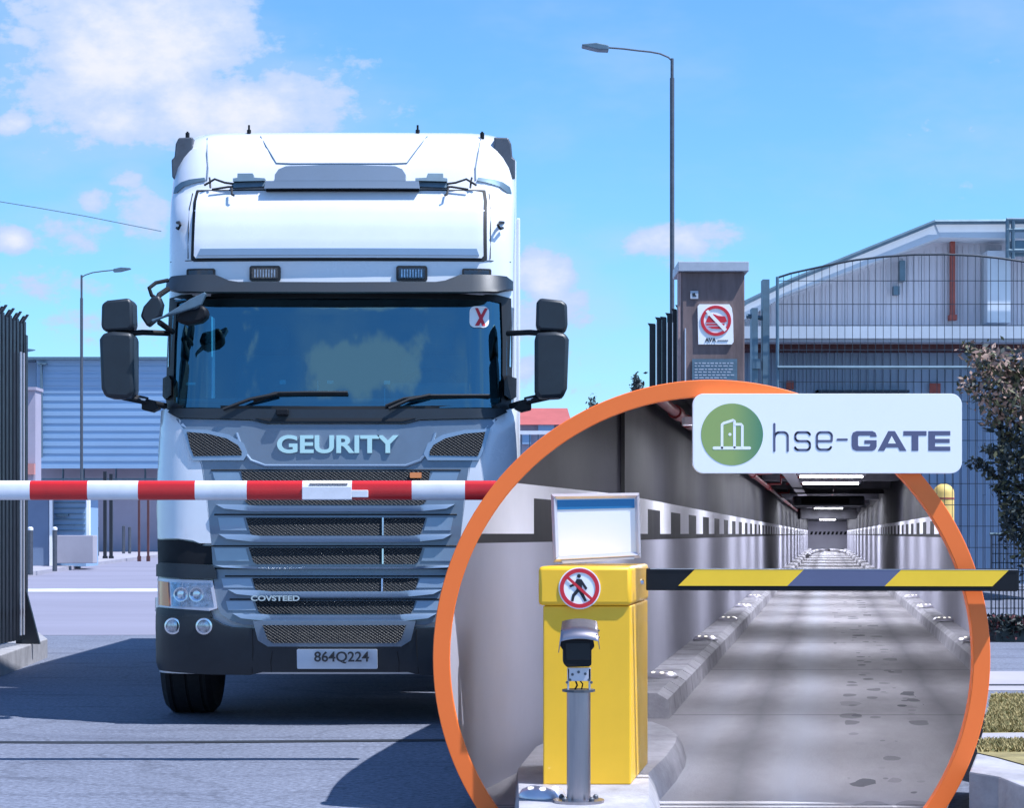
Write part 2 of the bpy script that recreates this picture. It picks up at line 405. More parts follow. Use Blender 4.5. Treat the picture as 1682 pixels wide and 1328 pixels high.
# forehead strip lights
both('roof_marker_lamp', roundrect(405,456,437,462,4), .022, .03, M['rubber'])
for x0, x1 in ((409,452),(650,693)):
    panel('marker_lens', roundrect(x0,x1,441,458,2), .032, .012, M['clear'])
    for i in range(8):
        a = x0+4+i*4.6; panel('lens_rib', [(a,443),(a+2.4,443),(a+2.4,456),(a,456)], .026, .004, M['lensd'])
both('corner_marker_lamp', roundrect(300,348,441,453,3), .022, .03, M['rubber'])
both('corner_marker_lens', roundrect(304,345,444,452,2), .027, .01, M['clear'])
# storage lid (with a rounded top), bonded seal round it
lid = [(318,316),(330,314),(772,314),(784,316),(787,330),(789,420),(786,424),(316,424),(313,420),(315,330)]
panel('lid_gap', [(313,311),(789,311),(793,330),(795,425),(790,429),(312,429),(307,425),(309,330)], .004, .01, M['rubber'])
def lipf(x, y): return .018*max(0, 1-abs(y-408)/6)
panel('front_lid', lid, .030, .03, M['white'], grid=8)
panel('lid_lower_lip', [(324,409),(778,409),(782,420),(320,420)], .042, .014, M['greylt'])
# air intake and rail above the lid
panel('air_intake', [(444,300),(444,290),(450,281),(462,276),(551,274),(640,276),(652,281),(658,290),(658,300)], .09, .08, M['grey'], grid=8)
panel('intake_rail', [(430,301),(680,301),(682,313),(428,313)], .11, .12, M['grey'])
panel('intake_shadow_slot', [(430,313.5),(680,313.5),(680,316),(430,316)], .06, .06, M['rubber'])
for s in (0, 1):
    f = (lambda p: p) if s == 0 else sym
    panel('wiper_lamp_bracket', f([(383,288),(408,288),(410,295),(428,296),(428,300),(376,301),(376,296),(383,295)]), .10, .08, M['galv'])
    panel('hinge_plate', f([(374,302),(428,301),(428,308),(374,310)]), .07, .06, M['galv'])
    b2 = BM()
    pts = [(341,313),(368,309),(376,309)]; tube(b2, [T(x,y,.07) for x,y in f(pts)], .008)
    pts = [(374,312),(375,322),(379,324)]; tube(b2, [T(x,y,.09) for x,y in f(pts)], .008)
    pts = [(338,310),(337,298),(336,293)]; tube(b2, [T(x,y,.06) for x,y in f(pts)], .007)
    pts = [(328,306),(345,296),(362,302),(376,304)]; tube(b2, [T(x,y,.07) for x,y in f(pts)], .008)
    link('hinge_arm', b2, M['rubber'], truck, smooth=True)
    b2 = BM(); tube(b2, [T(x,y,o) for (x,y),o in zip(f([(281,362),(287,364),(290,370),(286,375),(282,372)]), (.0,.05,.07,.06,.03))], .010)
    link('grab_hook', b2, M['rubber'], truck, smooth=True)
    # lid side seam and roof-cap seams
    b2 = BM(); tube(b2, [T(x,y,.003) for x,y in f([(307,316),(303,340),(302,380),(302,424)])], .0035, 6)
    tube(b2, [T(x,y,.003) for x,y in f([(268,425),(300,427),(310,427)])], .003, 6)
    link('body_seam', b2, M['rubber'], truck)
    b2 = BM(); tube(b2, [T(x,y,.004) for x,y in f([(326,226),(328,250),(331,275),(330,295)])], .005, 6)
    link('roof_seam', b2, M['grey'], truck); b2 = BM()
    tube(b2, [T(x,y,.004) for x,y in f([(414,224),(425,240),(436,256),(444,268),(470,269),(551,269)])], .005, 6)
    link('roof_seam', b2, M['grey'], truck)
    # dark scoop on the roof shoulder
    panel('shoulder_scoop', f([(270,312),(273,302),(285,296),(300,293),(326,291),(328,296),(310,299),(290,304),(278,312)]), .012, .01, M['galv'])
    # side deflectors seen beyond the roof corners
    b2 = BM(); sg = -1 if s == 0 else 1
    def SD(x, r, d): return Vector((TX+sg*(551-x)*d/F*.985, d, ZR(r, d)))
    o1 = [(272,300),(265,290),(264,262),(269,258),(271,236),(276,226),(300,225),(300,300)]
    prism(b2, [SD(x, r, 15.6) for x, r in o1], (0,.6,0))
    link('roof_side_deflector', b2, M['darksteel'], truck, bev=.01)
    b2 = BM(); box(b2, *(sorted((TX+sg*1.235, TX+sg*1.262))), 16.62, 17.62, 1.0, 3.7)
    link('side_deflector', b2, M['white'], truck, bev=.008)
for x, h in ((308,7),(409,13),(686,13),(792,7)):
    b2 = BM(); a = T(x, 228 if h == 7 else 218); p = W(x, 218 if h > 7 else 223, a.y); tube(b2, [p-Vector((0,0,.05)), p+Vector((0,0,h*.0042))], .008, 6); tube(b2, [p-Vector((0,0,.03)), p+Vector((0,0,.02))], .016, 6)
    link('roof_aerial', b2, M['black'], truck)

# white corner panels each side of the grille
cw = [(253,672),(262,668),(275,674),(292,688),(308,706),(322,732),(332,765),(339,810),(343,850),(347,893),(328,893),(316,888),(290,885),(251,885),(249,840),(249,740)]
both('corner_panel', cw, .035, .04, M['white'])
both('corner_gap', [(x+3.5 if x > 270 else x, y-1.5 if y < 690 else y) for x, y in cw[1:12]]+[(330,896),(290,700)], .022, .01, M['rubber'])
both('corner_step_dark', [(250,887),(292,887),(318,891),(332,897),(352,897),(354,928),(300,928),(252,928)], .02, .02, M['black'])
# sill under the windscreen
panel('cowl', [(276,671),(551,674),(826,671),(832,676),(812,687),(690,690),(667,696),(435,696),(412,690),(290,687),(270,676)], .055, .05, M['bumper'])
panel('cowl_slot', [(420,688),(682,688),(660,693),(442,693)], .062, .01, M['rubber'])
# grille surround
gs = [(286,688),(418,692),(438,698),(664,698),(684,692),(816,688),(800,708),(784,735),(772,765),(765,810),(760,850),(755,893),(748,990),(738,1010),(722,1020),(700,1027),(402,1027),(380,1020),(364,1010),(354,990),(347,893),(342,850),(337,810),(330,765),(318,735),(302,708)]
panel('grille_surround', gs, .035, .04, M['grey'])
# recessed badge field
bf = [(396,700),(430,704),(672,704),(706,700),(716,716),(706,740),(690,758),(668,766),(434,766),(412,758),(396,740),(386,716)]
def badgef(x, y):
    return 0
panel('badge_field', [(x, y) for x, y in bf], .041, .008, M['grey'])
b2 = BM(); lo = [(388,712),(397,738),(412,757),(436,766),(666,766),(690,757),(705,738),(714,712)]
tube(b2, [T(x, y, .040) for x, y in lo], .012, 8); link('badge_field_rim', b2, M['greylt'], truck, smooth=True)
# upper side vents
vn = [(306,710),(340,713),(372,721),(391,732),(397,742),(397,749),(318,750),(312,735)]
vr = [(298,705),(340,707),(376,715),(400,729),(407,746),(400,757),(316,757),(308,738)]
both('vent_rim', vr, .052, .02, M['greylt']); both('side_vent', vn, .056, .01, M['mesh'])
text_obj('badge_lettering', 'GEURITY', 455, 655, 715, 745, 14.90, .03, M['chrome'], truck, weight=.03)
# horizontal slots and their ribs
def slot(x0, x1, r0, r1, tap, name='grille_slot'):
    p = [(x0,r0),(x1,r0),(x1-tap,r1-3),(x1-tap-5,r1),(x0+tap+5,r1),(x0+tap,r1-3)]
    panel(name, p, .046, .012, M['mesh'])
def rib(x0, x1, r, h, name='grille_rib'):
    pts = [(x0,r),(x0+50,r+1),(x0+70,r+3),(x1-70,r+3),(x1-50,r+1),(x1,r),(x1-14,r+h*.6),(x1-60,r+h),(x0+60,r+h),(x0+14,r+h*.6)]
    panel(name, pts, .068, .035, M['greylt'], grid=10, offf=lambda x, y: .010*math.sin(math.pi*min(1,max(0,(y-r)/h))))
for x0, x1, r0, r1, tp, ry in ((396,706,775,795,3,None),(402,700,822,830,3,831),(404,699,851,880,8,879),(409,694,900,927,8,926),(415,688,950,973,6,971),(420,683,987,1009,6,1006)):
    slot(x0, x1, r0, r1, tp)
for x0, x1, r, h in ((355,747,829,12),(360,742,878,13),(354,748,929,6),(376,726,969,12),(384,718,1008,13)): rib(x0, x1, r, h)
b2 = BM()
for x0, x1, r in ((346,756,773),(352,750,846),(347,755,897.5),(352,750,934.5),(370,732,947),(378,724,985)):
    tube(b2, [T(x0+(x1-x0)*i/12, r, .037) for i in range(13)], .0055, 6)
link('grille_shut_line', b2, M['rubber'], truck)
b2 = BM()
for x0, x1, r0, r1 in ((349,392,777,790),(358,400,851,872),(352,404,901,922),(364,412,951,966),(372,416,988,1003)):
    for ff in (lambda p: p, sym):
        panel('grille_side_facet', ff([(x0,r0),(x1,r0),(x1+6,r1),(x0+4,r1)]), .041, .006, M['greylt'])
panel('amber_marker', roundrect(673,692,777,786,1.5), .058, .01, M['amber'])
for r0, r1, x in ((851,880,629),(902,927,629),(951,972,628)):
    panel('grille_stay', [(x-1.2,r0),(x+1.4,r0),(x+1.4,r1),(x-1.2,r1)], .056, .01, M['chrome'])
text_obj('model_lettering', 'COVSTEED', 412, 492, 979, 988, 14.80, .012, M['chrome'], truck, weight=.03)
# bumper
bp = [(250,1012),(346,1014),(352,1018),(366,1026),(382,1031),(420,1033),(682,1033),(720,1031),(736,1026),(750,1018),(756,1014),(852,1012),(855,1060),(853,1090),(846,1103),(760,1108),(690,1109),(670,1104),(432,1104),(412,1109),(342,1108),(256,1103),(249,1090),(247,1060)]
panel('bumper', bp, .075, .12, M['bumper'])
both('bumper_side_wing', [(251,1000),(346,1004),(350,1014),(250,1013)], .07, .08, M['bumper'])
panel('lower_grille_surround', [(418,1020),(684,1020),(676,1052),(660,1062),(442,1062),(426,1052)], .086, .03, M['grey'])
panel('lower_grille', [(434,1027),(668,1027),(660,1050),(652,1056),(450,1056),(442,1050)], .094, .012, M['mesh'])
b2 = BM()
for ff in (lambda p: p, sym):
    tube(b2, [T(x, y, .076) for x, y in ff([(417,1034),(417,1070),(415,1106)])], .004, 6)
    tube(b2, [T(x, y, .076) for x, y in ff([(449,1070),(446,1088),(447,1104)])], .003, 6)
link('bumper_seam', b2, M['rubber'], truck)
# headlamps
for s in (0, 1):
    f = (lambda p: p) if s == 0 else sym
    panel('headlamp_brow', f([(250,929),(260,925),(350,929),(356,938),(357,951),(300,951),(250,948)]), .075, .08, M['bumper'])
    panel('headlamp_bezel', f([(253,951),(350,954),(358,1000),(345,1004),(254,998)]), .055, .06, M['silver'])
    panel('indicator_lens', f([(255,955),(275,957),(278,997),(256,995)]), .064, .012, M['amber'])
    hl = panel('headlamp', f([(280,957),(346,959),(353,997),(283,997)]), .058, .012, M['lensd'])
    panel('headlamp_glass', f([(280,956),(347,958),(354,998),(283,997)]), .085, .01, M['clear'])
    for x in (298, 324):
        b2 = BM(); c = T(551+(x-551)*(1 if s == 0 else -1), 977, .058); lathe(b2, [(.050,0),(.050,-.012),(.042,-.012),(.026,.0),(.01,-.002)], c, 'Y', 20); link('lamp_bowl', b2, M['chrome'], truck, smooth=True)
    for x in (285, 337.5):
        b2 = BM(); c = T(551+(x-551)*(1 if s == 0 else -1), 1029, .078); lathe(b2, [(.056,.03),(.056,-.012),(.044,-.014),(.040,-.004)], c, 'Y', 24); fl = link('fog_lamp', b2, M['chrome'], truck, smooth=True)
        b2 = BM(); lathe(b2, [(.040,.004),(.040,-.006),(.02,-.010),(.002,-.011)], c, 'Y', 20); link('lens', b2, M['lensd'], fl, smooth=True, world=True)
    b2 = BM()
    for y0, y1, w in ((985,1008,12),(1070,1088,9)):
        a = T(551+(246-551)*(1 if s == 0 else -1), y0, 0); tube(b2, [a+Vector((0,.1,0)), a+Vector((0,.1,-(y1-y0)*.0042))], w*.0022, 10)
    link('side_marker', b2, M['chrome'], truck, smooth=True)
# number plate
panel('number_plate', roundrect(490,621,1066,1098,2), .110, .03, M['plate'])
text_obj('plate_characters', '864Q224', 516, 606, 1071, 1091, 14.765, .006, M['ink'], truck, weight=.018)
# wipers
b2 = BM()
for sp, ep, bl in (((367,674),(455,648),[(415,659),(450,647),(500,646),(570,646)]), ((638,673),(705,650),[(632,668),(662,656),(705,651),(803,650)])):
    tube(b2, [T(sp[0],sp[1],.09), T((sp[0]+ep[0])/2,(sp[1]+ep[1])/2-4,.075), T(ep[0],ep[1],.06)], .012, 8)
    tube(b2, [T(x, y, .045) for x, y in bl], .011, 6)
    tube(b2, [T(x, y+3, .028) for x, y in bl], .006, 6)
link('wiper', b2, M['rubber'], truck, smooth=True)
b2 = BM(); box(b2, *(T(454,676,.1).x, T(474,676,.1).x), 14.88, 14.95, ZR(683,14.95), ZR(673,14.95)); link('washer_nozzle', b2, M['black'], truck, bev=.006)
# mirrors
def mirror_half(s):
    sg = 1 if s == 0 else -1
    def X(px): return TX+sg*(px-551)*14.9/F
    def Z(r): return ZR(r, 14.9)
    def rb(name, outline, d0, d1, m):
        b2 = BM(); prism(b2, [Vector((X(x), d0, Z(r))) for x, r in outline], (0, d1-d0, 0))
        return link(name, b2, m, truck, bev=.028, smooth=True)
    rb('upper_mirror', [(171,502),(180,496),(216,492),(221,500),(222,538),(216,545),(176,547),(170,540)], 14.80, 15.02, M['bumper'])
    rb('main_mirror', [(168,560),(174,550),(190,547),(221,549),(224,560),(224,648),(216,657),(178,655),(171,640)], 14.78, 15.02, M['bumper'])
    b2 = BM(); box(b2, *sorted((X(190), X(207))), 14.86, 14.94, Z(552), Z(540))
    tube(b2, [Vector((X(205), 14.92, Z(548))), Vector((X(232), 14.96, Z(545))), Vector((X(268), 15.12, Z(543)))], .020, 10)
    link('mirror_arm', b2, M['black'], truck, smooth=True); b2 = BM()
    tube(b2, [Vector((X(200), 14.92, Z(652))), Vector((X(230), 14.96, Z(658))), Vector((X(262), 15.14, Z(664)))], .022, 10)
    tube(b2, [Vector((X(221), 14.95, Z(651))), Vector((X(240), 14.98, Z(655)))], .014, 8)
    link('mirror_arm', b2, M['black'], truck, smooth=True)
    b2 = BM(); prism(b2, [Vector((X(x), 14.98, Z(r))) for x, r in ((229,656),(251,657),(252,664),(258,670),(246,676),(229,672))], (0,.12,0))
    link('mirror_foot', b2, M['black'], truck, bev=.008)
    b2 = BM(); prism(b2, [Vector((X(x), 15.02, Z(r))) for x, r in ((219.5,652),(238,655),(236,658),(218,654))], (0,-.08,0)); link('arm_trim', b2, M['silver'], truck)
mirror_half(0); mirror_half(1)
def wp(b2, pts, d, dep): prism(b2, [Vector((TX+(x-551)*14.9/F, d, ZR(r,14.9))) for x, r in pts], (0, dep, 0))
b2 = BM(); wp(b2, [(231,520),(236,504),(250,488),(262,486),(268,500),(264,520),(243,538)], 14.88, .10); link('kerb_mirror', b2, M['bumper'], truck, bev=.015, smooth=True)
b2 = BM()
k = lambda x, r, d: Vector((TX+(x-551)*14.9/F, d, ZR(r, 14.9)))
tube(b2, [k(268,455,15.1), k(252,462,15.0), k(243,472,14.95), k(247,484,14.95), k(256,490,14.95)], .014, 8)
link('kerb_mirror_arm', b2, M['black'], truck, smooth=True); b2 = BM(); tube(b2, [k(268,470,15.1), k(258,482,15.0), k(256,492,14.95)], .020, 8)
link('kerb_mirror_arm', b2, M['black'], truck, smooth=True); b2 = BM(); tube(b2, [k(262,530,14.9), k(276,541,15.1)], .02, 8)
link('kerb_mirror_arm', b2, M['black'], truck, smooth=True)
b2 = BM(); wp(b2, [(256,530),(275,524),(300,509),(318,497),(343,485),(345,488),(337,506),(325,511),(300,519),(276,526),(258,534)], 14.70, .05); link('front_mirror_arm', b2, M['galv'], truck, bev=.006)
b2 = BM(); wp(b2, [(300,512),(325,510),(337,504),(345,512),(345,524),(335,532),(312,537),(292,530)], 14.76, .14); link('front_mirror', b2, M['black'], truck, bev=.02, smooth=True)
# cab interior seen through the screen
b2 = BM(); box(b2, TX-1.12, TX+1.12, 15.12, 15.65, 1.75, 2.20); box(b2, TX-1.12, TX+1.12, 15.12, 15.20, 2.20, 2.24); box(b2, TX+.35, TX+.9, 15.3, 15.6, 2.2, 2.36); link('dashboard', b2, M['dash'], truck, bev=.03)
b2 = BM(); box(b2, TX-1.17, TX+1.17, 17.5, 17.58, 1.0, 4.0); box(b2, TX-1.17, TX+1.17, 15.3, 17.5, 3.02, 3.06); box(b2, TX-1.17, TX+1.17, 15.2, 17.5, 1.5, 1.55); link('cab_lining', b2, M['interior'], truck)
for sx in (-.62, .62):
    b2 = BM(); box(b2, TX+sx-.26, TX+sx+.26, 16.45, 16.62, 1.8, 2.65); box(b2, TX+sx-.14, TX+sx+.14, 16.47, 16.57, 2.68, 2.88); box(b2, TX+sx-.26, TX+sx+.26, 16.0, 16.6, 1.7, 1.85)
    link('seat', b2, M['dash'], truck, bev=.05)
b2 = BM(); c = Vector((TX+.62, 15.72, 2.28)); tube(b2, [c+Vector((.24*math.cos(a), .10*math.sin(a), .21*math.sin(a))) for a in [2*math.pi*i/28 for i in range(29)]], .016, 8)
tube(b2, [c+Vector((-.24,0,0)), c+Vector((.24,0,0))], .014, 6); tube(b2, [c, c+Vector((0,.0,-.2))], .02, 6); link('steering_wheel', b2, M['interior'], truck, smooth=True)
for x, r, w, h in ((460,632,10,7),(538,631,10,5),(631,632,10,6),(307,633,15,4)):
    b2 = BM(); q = W(x, r, 15.13); box(b2, q.x, q.x+w*.0042, 15.1, 15.11, q.z, q.z+h*.0042); link('dash_card', b2, M['signw'], truck)
for x, r0, r1 in ((632,638,674),(522,626,645)):
    b2 = BM(); q = W(x, r0, 15.10); tube(b2, [q, W(x, r1, 15.08)], .004, 6); link('screen_aerial', b2, M['silver'], truck)
# sticker on the glass
stk = panel('screen_sticker', roundrect(767,799,503,538,9), .020, .003, M['signw'])
b2 = BM()
for q in ([(776,506),(781,506),(794,535),(788,535)], [(792,506),(797,506),(783,535),(776,535)]):
    b2.faces.new([b2.verts.new(T(x, y, .024)) for x, y in q])
link('sticker_mark', b2, M['redp'], truck)
# wheels
def wheel(x, y, r=.50, w=.36):
    b2 = BM(); prof = [(r-.16,-w/2+.03),(r-.04,-w/2),(r,-w/2+.04),(r,-.11),(r-.012,-.105),(r-.012,-.09),(r,-.085),(r,-.005),(r-.012,0),(r-.012,.015),(r,.02),(r,.10),(r-.012,.105),(r-.012,.12),(r,.125),(r,w/2-.04),(r-.04,w/2),(r-.16,w/2-.03)]
    lathe(b2, prof, (x, y, r), 'X', 40)
    t = link('wheel', b2, M['tyre'], truck, smooth=True)
    b2 = BM(); lathe(b2, [(.34,-.12),(.34,.12)], (x, y, r), 'X', 24); link('rim', b2, M['darksteel'], t, smooth=True)
for sx in (-1, 1):
    wheel(TX+sx*1.12, 16.0)
    for yy in (23.6, 24.9):
        wheel(TX+sx*1.03, yy)
b2 = BM()
for sx in (-.42, .42): box(b2, TX+sx-.05, TX+sx+.05, 15.3, 26.0, .72, .98)
for y in (16.1, 23.6, 24.9): box(b2, TX-.9, TX+.9, y-.07, y+.07, .42, .58)
box(b2, TX-.85, TX-.5, 18.3, 19.6, .45, .95); box(b2, TX+.5, TX+1.15, 18.2, 20.6, .42, .95); box(b2, TX-.35, TX+.3, 15.2, 16.0, .40, .70); box(b2, TX-1.0, TX-.55, 15.25, 15.5, .36, .52)
tube(b2, [(TX-.8,15.5,.42),(TX+.8,15.5,.40)], .03)
link('chassis', b2, M['darksteel'], truck, bev=.01)
b2 = BM(); box(b2, TX-1.235, TX+1.235, 17.8, 26.3, 1.02, 4.35); box(b2, TX-1.24, TX+1.24, 26.2, 26.33, .9, 4.37)
link('cargo_box', b2, M['white'], truck, bev=.02)
b2 = BM()
for sx in (-1, 1):
    for y in (16.1,):
        pts = []
        for k in range(13):
            a = math.pi*k/12; pts.append(Vector((TX+sx*1.04, y-.62*math.cos(a), .52+.60*math.sin(a))))
        for i in range(12):
            a, b = pts[i], pts[i+1]; e = Vector((.21,0,0)); b2.faces.new([b2.verts.new(v) for v in (a-e, a+e, b+e, b-e)])
link('mudguard', b2, M['black'], truck, smooth=True)

# ------------------------------------------------------------------ red and white boom barrier
bar = thing('boom_barrier', 'long horizontal boom with red and white bands lowered in front of the truck', 'barrier', (XP(-330,12.3), 12.3, 0))
def zb(r): return ZR(r, 12.3)
zc, hb = zb(806), (zb(790)-zb(822))/2
edges = [-330,-266,-170,-89,52,146,229,322,407,498,579,677,764,815]
cols = ['r','w','r','w','r','w','r','w','r','w','r','w','r']
def boomseg(x0, x1, m, nm):
    b2 = BM(); a, b = XP(x0, 12.3), XP(x1, 12.3); n = 20; ra = []; rb_ = []
    for k in range(n):
        t = 2*math.pi*k/n; c, s = math.cos(t), math.sin(t)
        y = 12.3+.055*math.copysign(abs(c)**.55, c); z = zc+hb*math.copysign(abs(s)**.55, s)
        ra.append(b2.verts.new((a, y, z))); rb_.append(b2.verts.new((b, y, z)))
    for k in range(n): b2.faces.new((ra[k], ra[(k+1)%n], rb_[(k+1)%n], rb_[k]))
    b2.faces.new(ra); b2.faces.new(list(reversed(rb_)))
    return link(nm, b2, m, bar, smooth=True)
cols = ['w','r','w','w','r','w','r','w','r','w','r','w','r']
for i, c in enumerate(cols): boomseg(edges[i], edges[i+1], M['red'] if c == 'r' else M['boomw'], 'boom_band')
b2 = BM()
box(b2, XP(498,12.3), XP(579,12.3), 12.228, 12.243, zb(821.5), zb(800)); link('boom_joint_plate', b2, M['boomw'], bar, bev=.003)
b2 = BM(); box(b2, XP(579,12.3), XP(606,12.3), 12.230, 12.243, zb(818), zb(806)); link('boom_joint_plate', b2, M['boomw'], bar, bev=.003)
b2 = BM(); box(b2, XP(510,12.3), XP(572,12.3), 12.236, 12.262, zb(797), zb(795.3)); link('boom_joint_gap', b2, M['rubber'], bar)
b2 = BM(); box(b2, XP(-420,12.3), XP(-330,12.3), 12.15, 12.45, 0, 1.72); link('cabinet', b2, M['boomw'], bar, bev=.03)
# ------------------------------------------------------------------ tunnel behind the round portal
RD = 10.286; GX, GY = 1169.0, 1082.0; RO, RI, RC = 458., 430., 444.
ZCEIL, DEND = 2.65, 172.
def XL(d): return -.30+.215*(d-10.286) if d < 15.2 else .14333*d-1.42
def XR(d): return .14333*d+1.63
def crow(px, r=RC):
    q = r*r-(px-GX)**2
    return None if q <= 0 else (GY-math.sqrt(q), GY+math.sqrt(q))
def ccol(row, r=RC):
    q = r*r-(row-GY)**2
    return None if q <= 0 else (GX-math.sqrt(q), GX+math.sqrt(q))
tun = thing('tunnel', 'grey underground road tunnel with black and white wall stripe seen through the orange round portal', 'tunnel', (1.0, RD, 0))
dark_iv = [(12.25+2.6*k, 12.25+2.6*k+1.3) for k in range(-1, 64)]
def wall(Xf, dstart, nm, side):
    ds = {dstart, 15.2 if dstart < 15.2 else dstart, DEND}
    d = dstart
    while d < DEND: ds.add(round(d, 3)); d *= 1.02
    for a, b in dark_iv:
        for v in (a, b):
            if dstart < v < DEND: ds.add(v)
    ds = sorted(ds); b2 = BM(); cache = {}
    def V(d, z):
        k_ = (round(d, 4), round(z, 4))
        if k_ not in cache: cache[k_] = b2.verts.new((Xf(d), d, z))
        return cache[k_]
    def lim(d):
        c = crow(CX+F*Xf(d)/d)
        if c is None: return (1., 1.)
        return max(0, ZR(c[1], d)), min(ZCEIL, ZR(c[0], d))
    strips = [(0,1.255,0),(1.255,1.302,1),(1.302,1.50,2),(1.50,1.575,3),(1.575,ZCEIL,4)]
    for d0, d1 in zip(ds, ds[1:]):
        l0, l1 = lim(d0), lim(d1); mid = (d0+d1)/2
        dk = any(a < mid < b for a, b in dark_iv)
        for za, zb_, kx in strips:
            a0, b0 = max(za, l0[0]), min(zb_, l0[1]); a1, b1 = max(za, l1[0]), min(zb_, l1[1])
            if b0-a0 < 1e-4 and b1-a1 < 1e-4: continue
            a0, b0 = (min(a0, zb_), max(b0, min(a0, zb_))); a1, b1 = (min(a1, zb_), max(b1, min(a1, zb_)))
            vs = []
            for v in (V(d0, a0), V(d1, a1), V(d1, b1), V(d0, b0)):
                if v not in vs: vs.append(v)
            if len(vs) < 3: continue
            try: f = b2.faces.new(vs)
            except ValueError: continue
            f.material_index = {0:0, 1:3, 2:(3 if dk else 2), 3:2, 4:1}[kx]
    return link(nm, b2, [M['walll'], M['walld'], M['wallw'], M['wallk']], tun)
wall(XL, RD+.03, 'tunnel_wall', -1)
dr = 1.63*F/(GX+RC-1357.)
wall(XR, dr+.01, 'tunnel_wall', 1)
def hsheet(z, dstart, nm, m, parent, kind=None):
    b2 = BM(); prev = None; d = dstart; first = True
    while True:
        row = HY+(EYE-z)*F/d; c = ccol(row)
        if c:
            x0, x1 = max(XL(d), XP(c[0], d)), min(XR(d), XP(c[1], d))
            cur = [b2.verts.new((x0+(x1-x0)*i/6, d, z)) for i in range(7)]
            if prev:
                for i in range(6): b2.faces.new((prev[i], prev[i+1], cur[i+1], cur[i]))
            prev = cur
        if d >= DEND: break
        d = min(DEND, d*1.015)
    return link(nm, b2, m, parent)
hsheet(ZCEIL, 1.35*F/(HY-(GY-RC))+.02, 'ceiling', M['ceil'], tun)
def floor_material():
    m = bpy.data.materials.new('tunnel_road_concrete'); m.use_nodes = True; nt = m.node_tree; N = nt.nodes; L = nt.links
    b = N['Principled BSDF']; b.inputs['Specular IOR Level'].default_value = .22
    g = N.new('ShaderNodeNewGeometry'); sp = N.new('ShaderNodeSeparateXYZ'); L.new(g.outputs['Position'], sp.inputs[0])
    def mth(op, a, b2=None, c=None):
        n = N.new('ShaderNodeMath'); n.operation = op
        for i, v in enumerate((a, b2, c)):
            if v is None: continue
            if hasattr(v, 'links'): L.new(v, n.inputs[i])
            else: n.inputs[i].default_value = v
        return n.outputs[0]
    u = mth('SUBTRACT', sp.outputs[0], mth('MULTIPLY', sp.outputs[1], .14333))      # position across the lane
    cmb = N.new('ShaderNodeCombineXYZ'); L.new(u, cmb.inputs[0]); L.new(mth('MULTIPLY', sp.outputs[1], .25), cmb.inputs[1])
    def noise(sc, det=6, st=(1,1,1)):
        mp = N.new('ShaderNodeMapping'); mp.inputs['Scale'].default_value = st; L.new(cmb.outputs[0], mp.inputs[0])
        n = N.new('ShaderNodeTexNoise'); n.inputs['Scale'].default_value = sc; n.inputs['Detail'].default_value = det; n.inputs['Roughness'].default_value = .65
        L.new(mp.outputs[0], n.inputs['Vector']); return n.outputs[0]
    wob = mth('ADD', u, mth('MULTIPLY', mth('SUBTRACT', noise(1.2, 4), .5), .25))
    def band(c, w): return mth('SMOOTH_MIN', 1, mth('MAXIMUM', 0, mth('SUBTRACT', 1, mth('DIVIDE', mth('ABSOLUTE', mth('SUBTRACT', wob, c)), w))), .1)
    dark = mth('ADD', band(-.47, .20), band(.86, .20))
    light = mth('ADD', band(-.16, .24), mth('MULTIPLY', band(-.78, .18), .5))
    base = N.new('ShaderNodeValToRGB'); base.color_ramp.elements[0].position = .3; base.color_ramp.elements[1].position = .7
    base.color_ramp.elements[0].color = (.25,.24,.25,1); base.color_ramp.elements[1].color = (.36,.345,.365,1); L.new(noise(2.2, 8), base.inputs[0])
    def mix(a, col, f, mode='MIX'):
        x = N.new('ShaderNodeMix'); x.data_type='RGBA'; x.blend_type=mode; L.new(f, x.inputs[0]); L.new(a, x.inputs[6]); x.inputs[7].default_value=(*col,1); return x.outputs[2]
    c = mix(base.outputs[0], (.36,.37,.42), mth('MULTIPLY', light, .8))
    c = mix(c, (.085,.085,.10), mth('MULTIPLY', dark, .55))
    # oil and water spots down the lane centre
    for sc, th, s in ((4.2,.30,.95), (7.5,.26,.9)):
        vo = N.new('ShaderNodeTexVoronoi'); vo.inputs['Scale'].default_value = sc; vo.inputs['Randomness'].default_value = 1
        vm = N.new('ShaderNodeMapping'); vm.inputs['Scale'].default_value = (1,1.5,1); L.new(cmb.outputs[0], vm.inputs[0])
        nz = N.new('ShaderNodeTexNoise'); nz.inputs['Scale'].default_value = 9; L.new(vm.outputs[0], nz.inputs['Vector'])
        va = N.new('ShaderNodeVectorMath'); va.operation='MULTIPLY_ADD'; L.new(nz.outputs['Color'], va.inputs[0]); va.inputs[1].default_value=(.05,.05,0); L.new(vm.outputs[0], va.inputs[2])
        L.new(va.outputs[0], vo.inputs['Vector'])
        spr = N.new('ShaderNodeSeparateColor'); L.new(vo.outputs['Color'], spr.inputs[0])
        rad = mth('MULTIPLY', mth('MAXIMUM', 0, mth('SUBTRACT', spr.outputs[0], .22)), th*2.0)
        spot = mth('GREATER_THAN', rad, vo.outputs['Distance'])
        zone = mth('MULTIPLY', mth('GREATER_THAN', wob, .12), mth('LESS_THAN', wob, .72))
        c = mix(c, (.085,.085,.10), mth('MULTIPLY', mth('MULTIPLY', spot, zone), mth('MULTIPLY', spr.outputs[1], s)))
    L.new(c, b.inputs['Base Color'])
    # slab joints every few metres
    jt = mth('LESS_THAN', mth('FRACT', mth('DIVIDE', mth('ADD', sp.outputs[1], mth('MULTIPLY', noise(3), .05)), 5.2)), .010)
    c2 = mix(c, (.07,.07,.08), mth('MULTIPLY', jt, .6)); L.new(c2, b.inputs['Base Color'])
